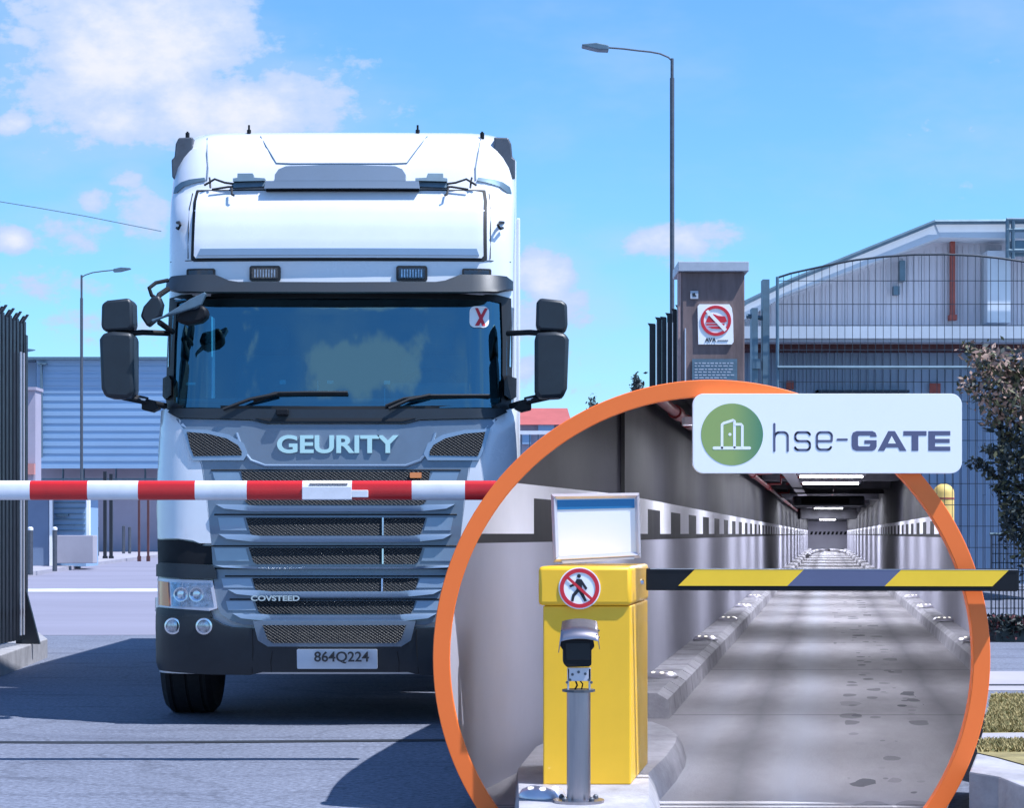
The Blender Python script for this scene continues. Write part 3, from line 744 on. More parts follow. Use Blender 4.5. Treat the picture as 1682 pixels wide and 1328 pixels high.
    bp = N.new('ShaderNodeBump'); bp.inputs['Strength'].default_value = .35; bp.inputs['Distance'].default_value = .01
    L.new(noise(45, 5), bp.inputs['Height']); L.new(bp.outputs[0], b.inputs['Normal'])
    rr = N.new('ShaderNodeMapRange'); rr.inputs[3].default_value = .68; rr.inputs[4].default_value = .9; L.new(noise(4), rr.inputs[0]); L.new(rr.outputs[0], b.inputs['Roughness'])
    return m
M['troad'] = floor_material()
fl = hsheet(.012, RD+.03, 'tunnel_road', M['troad'], None); tag(fl, kind='structure')
b2 = BM(); box(b2, XL(DEND)-.1, XR(DEND)+.1, DEND, DEND+.2, 0, ZCEIL+.1); link('end_wall', b2, M['walll'], tun)
b2 = BM()
for i in range(9):
    x = XL(DEND)+.15+i*.33; prism(b2, [(x,DEND-.02,1.25),(x+.18,DEND-.02,1.25),(x+.26,DEND-.02,1.5),(x+.08,DEND-.02,1.5)], (0,.01,0))
link('end_wall_stripes', b2, M['wallk'], tun)
b2 = BM(); box(b2, XL(DEND)+.01, XR(DEND)-.01, DEND-.4, DEND-.2, 2.3, ZCEIL-.003); link('end_lintel', b2, M['beam'], tun)
# kerbs
def kerb(u0, u1, dA, dB, sgn, nm='kerb'):
    b2 = BM(); n = 60
    for i in range(n):
        t0 = dA*(dB/dA)**(i/n); t1 = dA*(dB/dA)**((i+1)/n)*.9985 if i % 1 == 0 else 0
        w = u1-u0
        prof = [(u0,.0),(u0,.17),(u0+w*.72,.175),(u0+w*.95,.13),(u1,.0)]
        a = [b2.verts.new((.14333*t0+u, t0, z+.013)) for u, z in prof]; b = [b2.verts.new((.14333*t1+u, t1, z+.013)) for u, z in prof]
        for j in range(4): b2.faces.new((a[j], a[j+1], b[j+1], b[j]))
        b2.faces.new(a); b2.faces.new(list(reversed(b)))
    return link(nm, b2, M['kerbc'], tun)
kerb(-1.418, -1.09, 15.3, DEND-.5, 1)
# right kerb starts where the housing ends; keep it inside the round opening
drk = 1.36*F/(GX+RC-1357.)+.05
b2 = BM(); n = 70; prev = None
for i in range(n+1):
    t = drk+ (DEND-.5-drk)*(i/n)**2.2
    pts = []
    for u, z in ((1.36,.012),(1.38,.14),(1.43,.185),(1.628,.18)):
        zz = z; c = ccol(HY+(EYE-zz)*F/t); x = .14333*t+u
        x = min(x, XP(c[1], t)-.001); pts.append(b2.verts.new((x, t, zz)))
    if prev:
        for j in range(3): b2.faces.new((prev[j], prev[j+1], pts[j+1], pts[j]))
    prev = pts
link('kerb', b2, M['kerbc'], tun)
# curved end of the lane at the far bend
b2 = BM()
cpt = [Vector((.14333*t+u, t, .14)) for t, u in ((120,-1.0),(140,-.95),(152,-.7),(158,-.2),(159,.3),(156,.9),(148,1.25),(135,1.33))]
tube(b2, cpt, .10, 8); link('kerb', b2, M['kerbc'], tun, smooth=True)
# beams, conduits
d = 24.0; 
while d < 168:
    row = HY-(ZCEIL-.22-EYE)*F/d; c = ccol(row); x0, x1 = XL(d), XR(d)
    if c: x0, x1 = max(x0, XP(c[0], d)), min(x1, XP(c[1], d))
    b2 = BM(); dep = .16+.05*((int(d)*7) % 3); box(b2, x0+.004, x1-.004, d, d+.5, ZCEIL-dep, ZCEIL-.004); link('beam', b2, M['beam'], tun, bev=.01)
    d += 5.5+.02*d
b2 = BM(); x = XL(60.); box(b2, XL(64.)+.5, XR(64.)-.5, 64, 64.5, 2.12, 2.42); link('ventilation_duct', b2, M['darksteel'], tun, bev=.05)
b2 = BM(); box(b2, XL(95.)+.3, XR(95.)-.3, 95, 96, 1.95, 2.44); link('ventilation_duct', b2, M['ceil'], tun, bev=.05)
b2 = BM(); box(b2, XL(63.9)+.7, XL(63.9)+2.1, 63.9, 63.99, 2.18, 2.34); link('fan_opening', b2, M['rubber'], tun)
# vertical black joint strip where the side wall bends
b2 = BM(); cr_ = crow(CX+F*XL(15.2)/15.2); box(b2, XL(15.2)-.005, XL(15.2)+.022, 15.16, 15.26, 1.577, ZR(cr_[0], 15.2)-.01); link('wall_joint_strip', b2, M['rubber'], tun)
b2 = BM(); box(b2, XL(15.3)+.004, XL(15.3)+.010, 15.26, 15.32, 1.577, ZR(cr_[0], 15.2)-.03); link('joint_reveal', b2, M['silver'], tun)
# conical steel housing between the ring and the tunnel lining
def hit(px, row):
    d = RD+.03
    while d < DEND:
        p = W(px, row, d)
        if p.x < XL(d) or p.x > XR(d) or p.z > ZCEIL or p.z < 0: return d
        d *= 1.004
    return d
b2 = BM(); n = 180; prev = None
for k_ in range(n+1):
    a = 2*math.pi*k_/n; c, s = math.cos(a), math.sin(a)
    inn_ = (GX+RC*c, GY+RC*s); ou = (GX+(RC+8)*c, GY+(RC+8)*s)
    if W(*inn_, RD).z < .02: prev = None; continue
    dh = max(RD+.04, hit(*inn_))
    cur = [b2.verts.new(W(*inn_, RD+.02)), b2.verts.new(W(*inn_, dh)), b2.verts.new(W(*ou, dh)), b2.verts.new(W(*ou, RD+.02))]
    if prev:
        for j in range(4): b2.faces.new((prev[j], prev[(j+1)%4], cur[(j+1)%4], cur[j]))
    prev = cur
link('portal_housing', b2, M['conc'], tun)
# the orange ring
b2 = BM(); n = 160; P_ = []
for k_ in range(n):
    a = 2*math.pi*k_/n; c, s = math.cos(a), math.sin(a); fd = RD-.035
    P_.append([b2.verts.new((XP(GX+r*c, fd), dd, ZR(GY+r*s, fd))) for r, dd in ((RI,fd+.003),(RI+1,fd),(RO-1,fd),(RO,fd+.003),(RO,RD+.025),(RI,RD+.025))])
for k_ in range(n):
    A, B = P_[k_], P_[(k_+1)%n]
    for j in range(6): b2.faces.new((A[j], A[(j+1)%6], B[(j+1)%6], B[j]))
tag(link('portal_ring', b2, M['orange'], tun), label='wide flat orange ring framing the tunnel mouth')
# red sprinkler pipe with couplings, along the top of the left wall
def u_pt(u, d, z): return Vector((.14333*d+u, d, z))
pr = thing('sprinkler_pipe', 'thick red pipe running along the top of the left tunnel wall', 'pipe', tuple(u_pt(-1.3, 20, 2.2)))
b2 = BM(); pts = [u_pt(-1.27, t, 2.33) for t in (16.4,17,18,20,24,30,40,60,90,140)]; tube(b2, pts, .042, 12); link('pipe_run', b2, M['redpipe'], pr, smooth=True)
for t in (18.6, 20.2, 24, 30, 38, 48, 60, 75):
    b2 = BM(); tube(b2, [u_pt(-1.27, t-.22, 2.33), u_pt(-1.27, t+.22, 2.33)], .060, 12); link('coupling', b2, M['redpipe'], pr, smooth=True)
for t in (26, 32, 38, 46, 56):
    b2 = BM(); tube(b2, [u_pt(-1.27, t, 2.35), u_pt(-.95, t, 2.36), u_pt(-.95, t, 2.60)], .025, 8); link('branch_pipe', b2, M['redpipe'], pr, smooth=True)
b2 = BM()
for t in (32, 46, 52, 57): tube(b2, [u_pt(-.95, t, 2.5), u_pt(.4, t, 2.5), ], .028, 8)
tube(b2, [u_pt(.2, t, 2.52) for t in (30,60,100)], .02, 8)
link('cross_pipe', b2, M['redpipe'], pr, smooth=True)
ct = thing('cable_tray', 'thin grey cable tray hanging from the tunnel ceiling', 'cable tray', tuple(u_pt(-.8, 22, 2.5)))
b2 = BM(); 
for t in (20.3, 21.5): box(b2, u_pt(-1.05,t,0).x, u_pt(-.75,t,0).x, t, t+.1, 2.40, 2.42); tube(b2, [u_pt(-.9,t,2.42), u_pt(-.9,t,2.63)], .01, 6)
for t0, t1 in ((22,150),): prism(b2, [u_pt(-.85,t0,2.47), u_pt(-.6,t0,2.47), u_pt(-.6,t1,2.47), u_pt(-.85,t1,2.47)], (0,0,.03))
link('tray', b2, M['silver'], ct)
# lit strip lamps, mostly added to brighten the tunnel; near ones hidden by sign
LAMPS = [(1215,705,11.6,26),(1250,700,14.5,30),(1290,705,18.5,45),(1345,725,25,70),(1357,None,33,90),(1357,None,42,110),(1357,None,53,130),(1357,None,68,200),(1357,None,84,240),(1357,None,103,300),(1357,None,124,380),(1357,None,144,420),(1357,None,158,240),(1357,None,168,200)]
labs = ['ceiling lamp nearest the tunnel mouth, behind the white sign','second added ceiling lamp from the tunnel mouth','third added ceiling lamp from the tunnel mouth','fourth added ceiling lamp from the tunnel mouth','fifth added ceiling lamp from the tunnel mouth','sixth added ceiling lamp from the tunnel mouth','lit strip lamp under the tunnel ceiling just below the white sign','added strip lamp in front of the dark duct','added strip lamp right behind the dark duct','lit strip lamp two places beyond the dark duct','bright strip lamp deep in the tunnel','bright strip lamp second from the tunnel end','farthest bright strip lamp but one before the tunnel end wall','last strip lamp, added right in front of the tunnel end wall']
lp = None
nn = []
for (a_, la), (b_, lb) in zip(list(zip(LAMPS, labs))[4:], list(zip(LAMPS, labs))[5:]):
    nn += [(a_, la), ((1357, None, (a_[2]+b_[2])/2, (a_[3]+b_[3])/2), 'added strip lamp midway between the '+la.split(' lamp')[0].split('ceiling')[0].strip()+' lamp and the next one %d metres in' % round((a_[2]+b_[2])/2))]
nn = list(zip(LAMPS, labs))[:4]+nn+[(LAMPS[-1], labs[-1])]
nn = [q for q in nn if not 48 < q[0][2] < 66]
LAMPS = [a_ for a_, _ in nn]; labs = [b_ for _, b_ in nn]
for (px_, rw, t, en), lab in zip(LAMPS, labs):
    pos = W(px_, rw, t) if rw else u_pt(.1, t, min(2.40, 1.3+106*t/3600) if t < 45 else 2.40)
    hw_ = .3 if t < 30 else .65
    if lp is None or t == 33:
        lp = thing('ceiling_lamp', lab, 'ceiling lamp', tuple(pos), 'strip lamps along the tunnel ceiling'); base = lp
        b2 = BM(); c0 = pos; box(b2, c0.x-hw_, c0.x+hw_, t-.08, t+.08, c0.z+.02, c0.z+.06); link('housing', b2, M['silver'], lp)
        b2 = BM(); tube(b2, [c0+Vector((-hw_+.05,0,0)), c0+Vector((hw_-.05,0,0))], .02, 8); link('tube', b2, M['lamp'], lp)
    else: copy_tree(base, tuple(pos), lab)
    ld = bpy.data.lights.new('lamp_light', 'AREA'); ld.shape = 'RECTANGLE'; ld.size = hw_*1.8; ld.size_y = .5 if t < 22 else 1.6  # area light added under each tube to brighten the tunnel
    ld.energy = en*(.85 if t < 20 else (.78 if t < 70 else .5)); ld.color = (.84,.87,1.)
    lo = bpy.data.objects.new('lamp_light', ld); COL.objects.link(lo); lo.location = pos-Vector((0,0,.04))
# lit road studs on the kerbs
def stud(loc, lab, r=.12):
    s = thing('road_stud', lab, 'kerb light', loc, 'lit dome studs along the tunnel kerbs')
    L0 = Vector(loc)
    b2 = BM(); lathe(b2, [(r,0),(r,.012),(r*.86,.034),(r*.5,.05),(.001,.056)], L0, 'Z', 24); link('dome', b2, M['silver'], s, smooth=True)
    for a in (-2.5, -1.57, -.5):
        b2 = BM(); c = L0+Vector((r*.6*math.cos(a), r*.66*math.sin(a), .044)); lathe(b2, [(r*.13,-.01),(r*.13,.004),(.001,.007)], c, 'Z', 10); link('lens', b2, M['studl'], s)
    return s
studL = [17.0,23.0,28.3,33.5,38.6,44,50,57]; studR = [22.6,27.9,33.1,38.2,44,50,57]
o0 = stud(tuple(u_pt(-1.28, studL[0], .187)), 'domed kerb stud nearest the yellow cabinet, on the left tunnel kerb', .13)
words = ['second','third','fourth','fifth','sixth','seventh','eighth']
for i, t in enumerate(studL[1:]): copy_tree(o0, tuple(u_pt(-1.27, t, .187)), words[i]+' domed stud from the front on the left tunnel kerb')
for i, t in enumerate(studR): copy_tree(o0, tuple(u_pt(1.49, t, .196)), (['nearest']+words)[i]+' domed stud from the front on the right tunnel kerb')
# ------------------------------------------------------------------ island, yellow cabinet, reader post
b2 = BM()
ip = [(.03,9.0),(.52,9.0),(.60,9.6),(.66,10.6),(.80,11.4),(.90,12.1),(.95,12.6),(.93,13.1),(.86,13.5),(.72,13.6),(.52,13.45),(.34,12.9),(.13,11.9),(.03,10.8)]
N_ = len(ip); top = [b2.verts.new((x, y, .143)) for x, y in ip]
cxm, cym = sum(p[0] for p in ip)/N_, sum(p[1] for p in ip)/N_
mid_ = [b2.verts.new((x+(.03 if x > .4 else -.01), y, .09)) for x, y in ip]; bot = [b2.verts.new((x+(.06 if x > .4 else -.02), y, -.01)) for x, y in ip]
b2.faces.new(top)
for a, b in ((top, mid_), (mid_, bot)):
    for i in range(N_): b2.faces.new((a[i], a[(i+1)%N_], b[(i+1)%N_], b[i]))
tag(link('kerb_island', b2, M['kerbc'], smooth=True), kind='structure')

cab = thing('barrier_cabinet', 'yellow barrier cabinet with striped boom beside the tunnel kerb', 'barrier', (.34, 10.11, .143))
def qbox(b2, plan, z0, z1, mi=0):
    a = [b2.verts.new((x, y, z0)) for x, y in plan]; b = [b2.verts.new((x, y, z1)) for x, y in plan]
    b2.faces.new(list(reversed(a))); b2.faces.new(b)
    for i in range(4): b2.faces.new((a[i], a[(i+1)%4], b[(i+1)%4], b[i]))
fd = 10.11
xa, xb = XP(892, fd), XP(1036, fd)
back = Vector((.135, .92)) 
plan = [(xa, fd), (xb, fd), (xb+back.x, fd+back.y), (xa+back.x, fd+back.y)]
b2 = BM(); qbox(b2, plan, .143, ZR(996, fd)); link('cabinet_body', b2, M['yellow'], cab, bev=.006)
xa2, xb2 = XP(884, fd-.02), XP(1034, fd-.02)
plan2 = [(xa2, fd-.02), (xb2+.008, fd-.02), (xb2+.008+back.x*1.02, fd+back.y), (xa2+back.x, fd+back.y)]
b2 = BM(); qbox(b2, plan2, ZR(996, fd)+.002, ZR(931, fd)); link('cabinet_hood', b2, M['yellow'], cab, bev=.018, smooth=True)
b2 = BM(); c = Vector((xb2+.008+back.x*.55, fd-.02+back.y*.55, ZR(957, 10.6))); 
lathe(b2, [(.012,-.02),(.012,.012),(.006,.014)], c, 'X', 12); link('lock', b2, M['chrome'], cab)
# no pedestrians roundel
sd = fd-.02; sc_ = (952, 967); rr_ = 33
def flat(name, pts, d, m, parent, th=.002):
    b2 = BM(); pxprism(b2, pts, d, th); return link(name, b2, m, parent)
def annulus(name, c, ro, ri, d, m, parent, th=.002):
    b2 = BM(); n = 48; R_ = []
    for k_ in range(n):
        a = 2*math.pi*k_/n; R_.append([b2.verts.new(W(c[0]+r*math.cos(a), c[1]+r*math.sin(a), d)+Vector((0, e, 0))) for r, e in ((ri,0),(ro,0),(ro,th),(ri,th))])
    for k_ in range(n):
        A, B = R_[k_], R_[(k_+1)%n]
        for j in range(4): b2.faces.new((A[j], A[(j+1)%4], B[(j+1)%4], B[j]))
    return link(name, b2, m, parent)
st = flat('warning_roundel', circ(*sc_, rr_+1.5), sd-.004, M['signw'], cab, .003)
annulus('roundel_ring', sc_, rr_-.5, rr_-7, sd-.007, M['redp'], cab)
b2 = BM(); dd = sd-.0062; x0, y0 = sc_
pxprism(b2, circ(x0-1, y0-20, 3.2, 16), dd, .001)
pxprism(b2, [(x0-5,y0-15),(x0+3,y0-15),(x0+5,y0-12),(x0+13,y0),(x0+10,y0+3),(x0+4,y0-6),(x0+4,y0+2),(x0+12,y0+21),(x0+8,y0+22),(x0-1,y0+6),(x0-8,y0+13),(x0-10,y0+22),(x0-14,y0+21),(x0-12,y0+10),(x0-5,y0+2),(x0-5,y0-6),(x0-15,y0-1),(x0-17,y0-4),(x0-7,y0-10)], dd, .001)
link('pedestrian_symbol', b2, M['ink'], cab)
a = math.radians(42); nx, ny = -math.sin(a)*2.3, math.cos(a)*2.3; ex, ey = math.cos(a)*27, math.sin(a)*27
flat('roundel_slash', [(x0-ex+nx,y0-ey+ny),(x0+ex+nx,y0+ey+ny),(x0+ex-nx,y0+ey-ny),(x0-ex-nx,y0-ey-ny)], sd-.009, M['redp'], cab, .001)
# striped boom
bd = 10.165
b2 = BM(); pxprism(b2, [(1062,934.5),(1672,936),(1673.5,939),(1673.5,969),(1671,972),(1062,970.5)], bd, .05); bo = link('striped_boom', b2, M['black'], cab, bev=.004)
def strp(x0, x1, m):
    f = lambda x: 935.3+(x-1068)*.0018
    return flat('boom_stripe', [(x0,f(x0)),(x1,f(x1)),(x1-28,f(x1)+27.5),(x0-28,f(x0)+27.5)], bd-.003, m, bo, .0028)
strp(1142,1321,M['boomy']); strp(1321,1481,M['boomg']); strp(1481,1658,M['boomy'])
flat('boom_gloss_edge', [(1068,934.8),(1672,936.2),(1672,937.0),(1068,935.6)], bd-.004, M['silver'], bo, .0008)
# display frame on the cabinet
dsp = thing('display_frame', 'empty silver poster frame with a blue band standing on the yellow cabinet', 'sign', tuple(W(978, 925, 10.30)))
fo = [(905,812),(1050,810),(1053,917),(909,924)]; fi = [(914,820.5),(1043,818.5),(1045,908),(918,915)]
b2 = BM(); d_ = 10.30
A = [b2.verts.new(W(x,r,d_)) for x,r in fo]; B = [b2.verts.new(W(x,r,d_)+Vector((0,.0,0))) for x,r in fi]
Mi = [b2.verts.new(W((x+x2)/2,(r+r2)/2,d_)-Vector((0,.012,0))) for (x,r),(x2,r2) in zip(fo,fi)]
A2 = [b2.verts.new(v.co+Vector((0,.025,0))) for v in A]
for i in range(4):
    j=(i+1)%4; b2.faces.new((A[i],A[j],Mi[j],Mi[i])); b2.faces.new((Mi[i],Mi[j],B[j],B[i])); b2.faces.new((A[i],A2[i],A2[j],A[j]))
b2.faces.new(A2); link('frame', b2, M['silver'], dsp)
flat('poster', [(914,820),(1043.3,818),(1045.3,908.5),(917.8,915.4)], d_+.002, M['signw'], dsp, .004)
flat('poster_header', [(915,822),(1042,820),(1042.5,835),(915.5,838)], d_-.0005, M['bluep'], dsp, .002)
b2 = BM(); pxprism(b2, [(922,922),(1042,915.5),(1042,919),(925,926.5)], d_-.01, .05); link('foot_rail', b2, M['silver'], dsp)
b2 = BM()
for x, r in ((911,818.5),(1046.5,816.5),(1049,911.5),(913.5,918)): tube(b2, [W(x-3,r+2.5,d_)-Vector((0,.0125,0)), W(x+3,r-2.5,d_)-Vector((0,.0125,0))], .0006, 5)
link('mitre_joint', b2, M['ink'], dsp)
# reader post in front of the cabinet
pd = 9.45; pz = .143
post = thing('reader_post', 'stainless steel post with a hooded black reader head in front of the yellow cabinet', 'post', (XP(951,pd), pd, pz))
def PX(px): return XP(px, pd)
def PZ(r): return ZR(r, pd)
c = Vector((PX(950.5), pd, 0))
b2 = BM(); lathe(b2, [(19.5*pd/F,pz),(19.5*pd/F,PZ(1137))], c, 'Z', 40); link('pole', b2, M['steel'], post, smooth=True)
b2 = BM(); lathe(b2, [(42*pd/F,pz),(42*pd/F,pz+.012)], c, 'Z', 40); link('base_plate', b2, M['steel'], post, smooth=True)
for a in (.5, 2.6, 3.9, 5.4):
    b2 = BM(); q = c+Vector((.085*math.cos(a), .085*math.sin(a), 0)); lathe(b2, [(.012,pz+.012),(.012,pz+.022),(.004,pz+.03)], q, 'Z', 8); link('bolt', b2, M['darksteel'], post, smooth=True)
b2 = BM(); lathe(b2, [(27*pd/F,PZ(1137)),(27*pd/F,PZ(1133))], c, 'Z', 10); link('top_flange', b2, M['darksteel'], post)
def pp(nm, pts, d0, dep, m, bev=.0, rots=None):
    b2 = BM(); prism(b2, [Vector((PX(x), d0, PZ(r))) for x, r in pts], (0, dep, 0)); return link(nm, b2, m, post, bev=bev)
pp('bracket', [(932,1097),(970,1097),(970,1119),(933,1119)], pd-.03, .02, M['silver'], .001)
b2 = BM()
for x in (933, 968): box(b2, PX(x-1.2), PX(x+1.6), pd-.03, pd+.03, PZ(1135), PZ(1099))
for x in (939,951,961): pass
link('bracket_leg', b2, M['silver'], post)
b2 = BM()
for x, r in ((940,1108),(950,1104),(961,1107),(936,1117),(967,1117),(931,1121),(971,1121)): lathe(b2, [(.006,-.006),(.006,0)], (PX(x), pd-.03, PZ(r)), 'Y', 10)
link('bracket_screw', b2, M['darksteel'], post)
b2 = BM(); tube(b2, [Vector((PX(945), pd, PZ(1118))), Vector((PX(948), pd-.02, PZ(1126))), Vector((PX(944), pd, PZ(1134)))], .004, 6)
tube(b2, [Vector((PX(952), pd, PZ(1118))), Vector((PX(957), pd-.02, PZ(1124))), Vector((PX(955), pd, PZ(1134)))], .003, 6); link('cable', b2, M['rubber'], post)
pp('reader_head', [(921,1050),(974,1050),(976,1062),(971,1068),(971,1092),(967,1095),(931,1096),(925,1090),(925,1069),(919,1060)], pd-.05, .15, M['black'], .006)
pp('reader_face', [(928,1056),(969,1056),(968,1084),(930,1084)], pd-.053, .01, M['rubber'], .002)
# curved hood: an arched sheet over the head
b2 = BM(); n = 14; rows_ = []
for j, (yy, zt, sp) in enumerate(((pd-.075, 1048, 1.0), (pd-.02, 1034, .97), (pd+.08, 1018, .93))):
    ln = []
    for i in range(n+1):
        u = i/n*2-1; x = 951+u*31*sp+ (2 if j == 2 else 0); r = zt+ (4.5*u*u) 
        ln.append(Vector((PX(x), yy+.0, PZ(r))))
    ln = [ln[0]+Vector((-.006+(.0 if j else -.004), 0, -.05))]+ln+[ln[-1]+Vector((.006, 0, -.035))]
    rows_.append([b2.verts.new(p) for p in ln])
for A_, B_ in zip(rows_, rows_[1:]):
    for i in range(len(A_)-1): b2.faces.new((A_[i], A_[i+1], B_[i+1], B_[i]))
hd = link('hood', b2, M['steel'], post, smooth=True); md = hd.modifiers.new('t', 'SOLIDIFY'); md.thickness = .003; md.offset = 1
b2 = BM()
for x, r in ((983,1036),(983,1047),(922,1036)): lathe(b2, [(.004,-.01),(.004,0)], (PX(x), pd-.04, PZ(r)), 'Y', 8)
link('hood_screw', b2, M['darksteel'], post)
# big dome light on the island left of the post
s2 = stud((XP(891, 9.62), 9.62, .145), 'large domed light on the kerb island left of the steel post', .105)
del s2['group']
for ch in s2.children: pass
# ------------------------------------------------------------------ white logo sign fixed to the ring
sgn = thing('logo_sign', 'white rounded sign with green door roundel and slate lettering on the orange ring', 'sign', tuple(W(1359, 778, 10.2)))
b2 = BM(); pxprism(b2, roundrect(1138,1580,647,778,18,10), 10.20, .045); link('sign_board', b2, M['signw'], sgn, bev=.0015)
flat('roundel', circ(1202.5,714,51,64), 10.199, M['green'], sgn, .0008)
def stroke(b2, pts, w, d=10.1982, closed=False, th=.001):
    n = len(pts)
    for i in range(n if closed else n-1):
        (x0,y0),(x1,y1) = pts[i], pts[(i+1)%n]; L_ = math.hypot(x1-x0,y1-y0); nx, ny = -(y1-y0)/L_*w/2, (x1-x0)/L_*w/2
        pxprism(b2, [(x0+nx,y0+ny),(x1+nx,y1+ny),(x1-nx,y1-ny),(x0-nx,y0-ny)], d, th)
    for x, y in pts: pxprism(b2, circ(x, y, w/2, 14), d-.0002, th)
b2 = BM(); stroke(b2, [(1173,736.5),(1231,736.5)], 5)
stroke(b2, [(1186,736),(1186,698),(1189,695.5),(1204,690.8),(1206.5,692.5),(1206.5,735)], 4.2, 10.1984)
stroke(b2, [(1208,697.5),(1217,697.5),(1219.3,700),(1219.3,735)], 4.2, 10.1980)
pxprism(b2, circ(1199,714,2.5,16), 10.1982, .0007)
link('door_symbol', b2, M['signw'], sgn)
def logo_text():
    # thin squared "hse-" drawn with strokes, heavy wide "GATE" as solid letters
    b2 = BM(); w = 3.6; B0, XT, AT = 740, 709, 697
    y1 = B0-w/2+.6
    def arc(cx, cy, r, a0, a1, n=5): return [(cx+r*math.cos(math.radians(a0+(a1-a0)*i/n)), cy+r*math.sin(math.radians(a0+(a1-a0)*i/n))) for i in range(n+1)]
    stroke(b2, [(1272,AT),(1272,741)], w, 10.1988)
    stroke(b2, [(1272,720)]+arc(1280,717.5,7,200,270)+arc(1287,717.5,7,270,360)+[(1294,741)], w, 10.1986)
    stroke(b2, arc(1325,716,5.5,-15,-90)+arc(1312,716,5.5,-90,-180)+arc(1312,719.5,5.5,180,90)+arc(1325,730.5,5.5,-90,0)+arc(1325,734,5.5,0,90)+arc(1311.5,734,5.5,90,165), w, 10.1988)
    stroke(b2, [(1341.5,725),(1366,725)]+arc(1360,717,6.5,0,-90)+arc(1348.5,717,6.5,-90,-180)+arc(1348.5,732.5,6.5,180,90)+arc(1359,732.5,6.5,90,20), w, 10.1986)
    stroke(b2, [(1376,722.5),(1391,722.5)], w, 10.1988)
    link('thin_lettering', b2, M['navy'], sgn)
    b2 = BM(); D = 10.1988; T_ = .001
    def P_(pts, d=D): pxprism(b2, pts, d, T_)
    # G
    P_([(1407,708.5),(1433,708.5),(1438,711),(1440,716),(1440,718),(1430,718),(1429,715.8),(1411,715.8),(1409.5,717.5),(1409.5,732),(1411,733.6),(1428,733.6),(1429.5,732),(1429.5,729.5),(1420,729.5),(1420,723.5),(1440,723.5),(1440,734),(1438,738.5),(1433,741),(1407,741),(1401,738.5),(1399,733),(1399,716.5),(1401,711)])
    # A
    P_([(1459,708.5),(1470,708.5),(1489,741),(1478,741),(1475,735.4),(1455.5,735.4),(1452.5,741),(1442,741)], D)
    # T
    P_([(1484,708.5),(1522,708.5),(1522,716),(1508.5,716),(1508.5,741),(1497.5,741),(1497.5,716),(1484,716)])
    # E
    P_([(1525,708.5),(1561,708.5),(1561,715.5),(1536,715.5),(1536,721.3),(1560,721.3),(1560,728),(1536,728),(1536,734),(1561,734),(1561,741),(1525,741)])
    o = link('heavy_lettering', b2, M['navy'], sgn)
    flat('letter_counter', [(1464.7,716.5),(1471.6,729),(1458.6,729)], 10.1982, M['signw'], sgn, .0004)
logo_text()
# ------------------------------------------------------------------ left gate leaf on its block
gate = thing('palisade_gate', 'open black palisade gate leaf standing on a concrete block at the left edge', 'gate', (-4.92, 20, .2))
b2 = BM()
def topz(y): return 3.42+.02*math.sin(y*3)
for y in (18.6, 20.2, 21.95): box(b2, -4.97, -4.87, y, y+.1, .2, 3.3)
for z in (.5, 1.75, 3.15): box(b2, -4.955, -4.915, 18.6, 22.0, z, z+.06)
link('gate_frame', b2, M['pale'], gate)
i = 0; y = 18.65
while y < 22.05:
    b2 = BM(); zt = 3.40+.03*(i % 2); 
    prism(b2, [(-4.905,y,.25),(-4.905,y+.085,.25),(-4.905,y+.085,zt),(-4.905,y,zt)], (.03,0,0))
    prism(b2, [(-4.905,y+.02,zt),(-4.905,y+.065,zt),(-4.86,y+.065,zt+.07),(-4.86,y+.02,zt+.07)], (.02,0,0))
    link('pale', b2, M['pale'], gate); y += .155; i += 1
b2 = BM(); tube(b2, [(-4.845,21.62,.3),(-4.845,21.62,3.1)], .012, 6); tube(b2, [(-4.845,21.75,.3),(-4.845,21.75,3.1)], .012, 6); link('drop_bolt', b2, M['silver'], gate)
b2 = BM(); prism(b2, [(-4.9,21.9,.2),(-4.72,21.9,.2),(-4.86,21.9,.75)], (0,.05,0)); link('gate_stay', b2, M['pale'], gate)
b2 = BM(); prism(b2, [(*gp(-260,1240), -.01), (*gp(0,1113), -.01), (*gp(78,1081), -.01), (XP(60,25.),25.,-.01), (XP(-300,22.),22.,-.01)], (0,0,.21))
tag(link('concrete_block', b2, M['conc'], bev=.01), 'long low dark concrete block under the black gate at the left', 'block')

# ------------------------------------------------------------------ left background
wh = thing('warehouse', 'large pale blue ribbed warehouse behind the left street lamp', 'building', (XP(250,142.), 142, 0))
D_ = 142.
b2 = BM(); bxp(b2, 60, 640, 590, 766, D_, D_+30)
r = 590
while r < 764:
    bxp(b2, 60.5, 640, r, r+6.5, D_-.045, D_-.002); r += 12.4
link('ribbed_wall', b2, M['wareh'], wh)
b2 = BM(); bxp(b2, -200, 640, 586.5, 591, D_-.5, D_+30); link('roof_edge', b2, M['galv'], wh)
b2 = BM(); bxp(b2, -200, 59.5, 590.5, 766, D_+2, D_+30); link('side_wall', b2, M['wareh'], wh)
b2 = BM(); bxp(b2, -200, 640, 767, 912, D_+3, D_+30); link('base_wall', b2, M['wareg'], wh)
b2 = BM()
for x in (103,137,190,238): bxp(b2, x-1, x+1, 766, 800, D_+2.2, D_+2.5)
bxp(b2, 60, 300, 786, 789, D_+2, D_+2.2)
link('loading_rail', b2, M['galv'], wh)
b2 = BM(); bxp(b2, 66, 68.5, 598, 752, D_-.5, D_-.13); bxp(b2, 61, 76, 596, 599, D_-.5, D_-.13); link('drainpipe', b2, M['galv'], wh)
so = thing('concrete_column', 'mauve concrete column in front of the warehouse beside the black gate', 'column', (XP(48,120.), 120, 0))
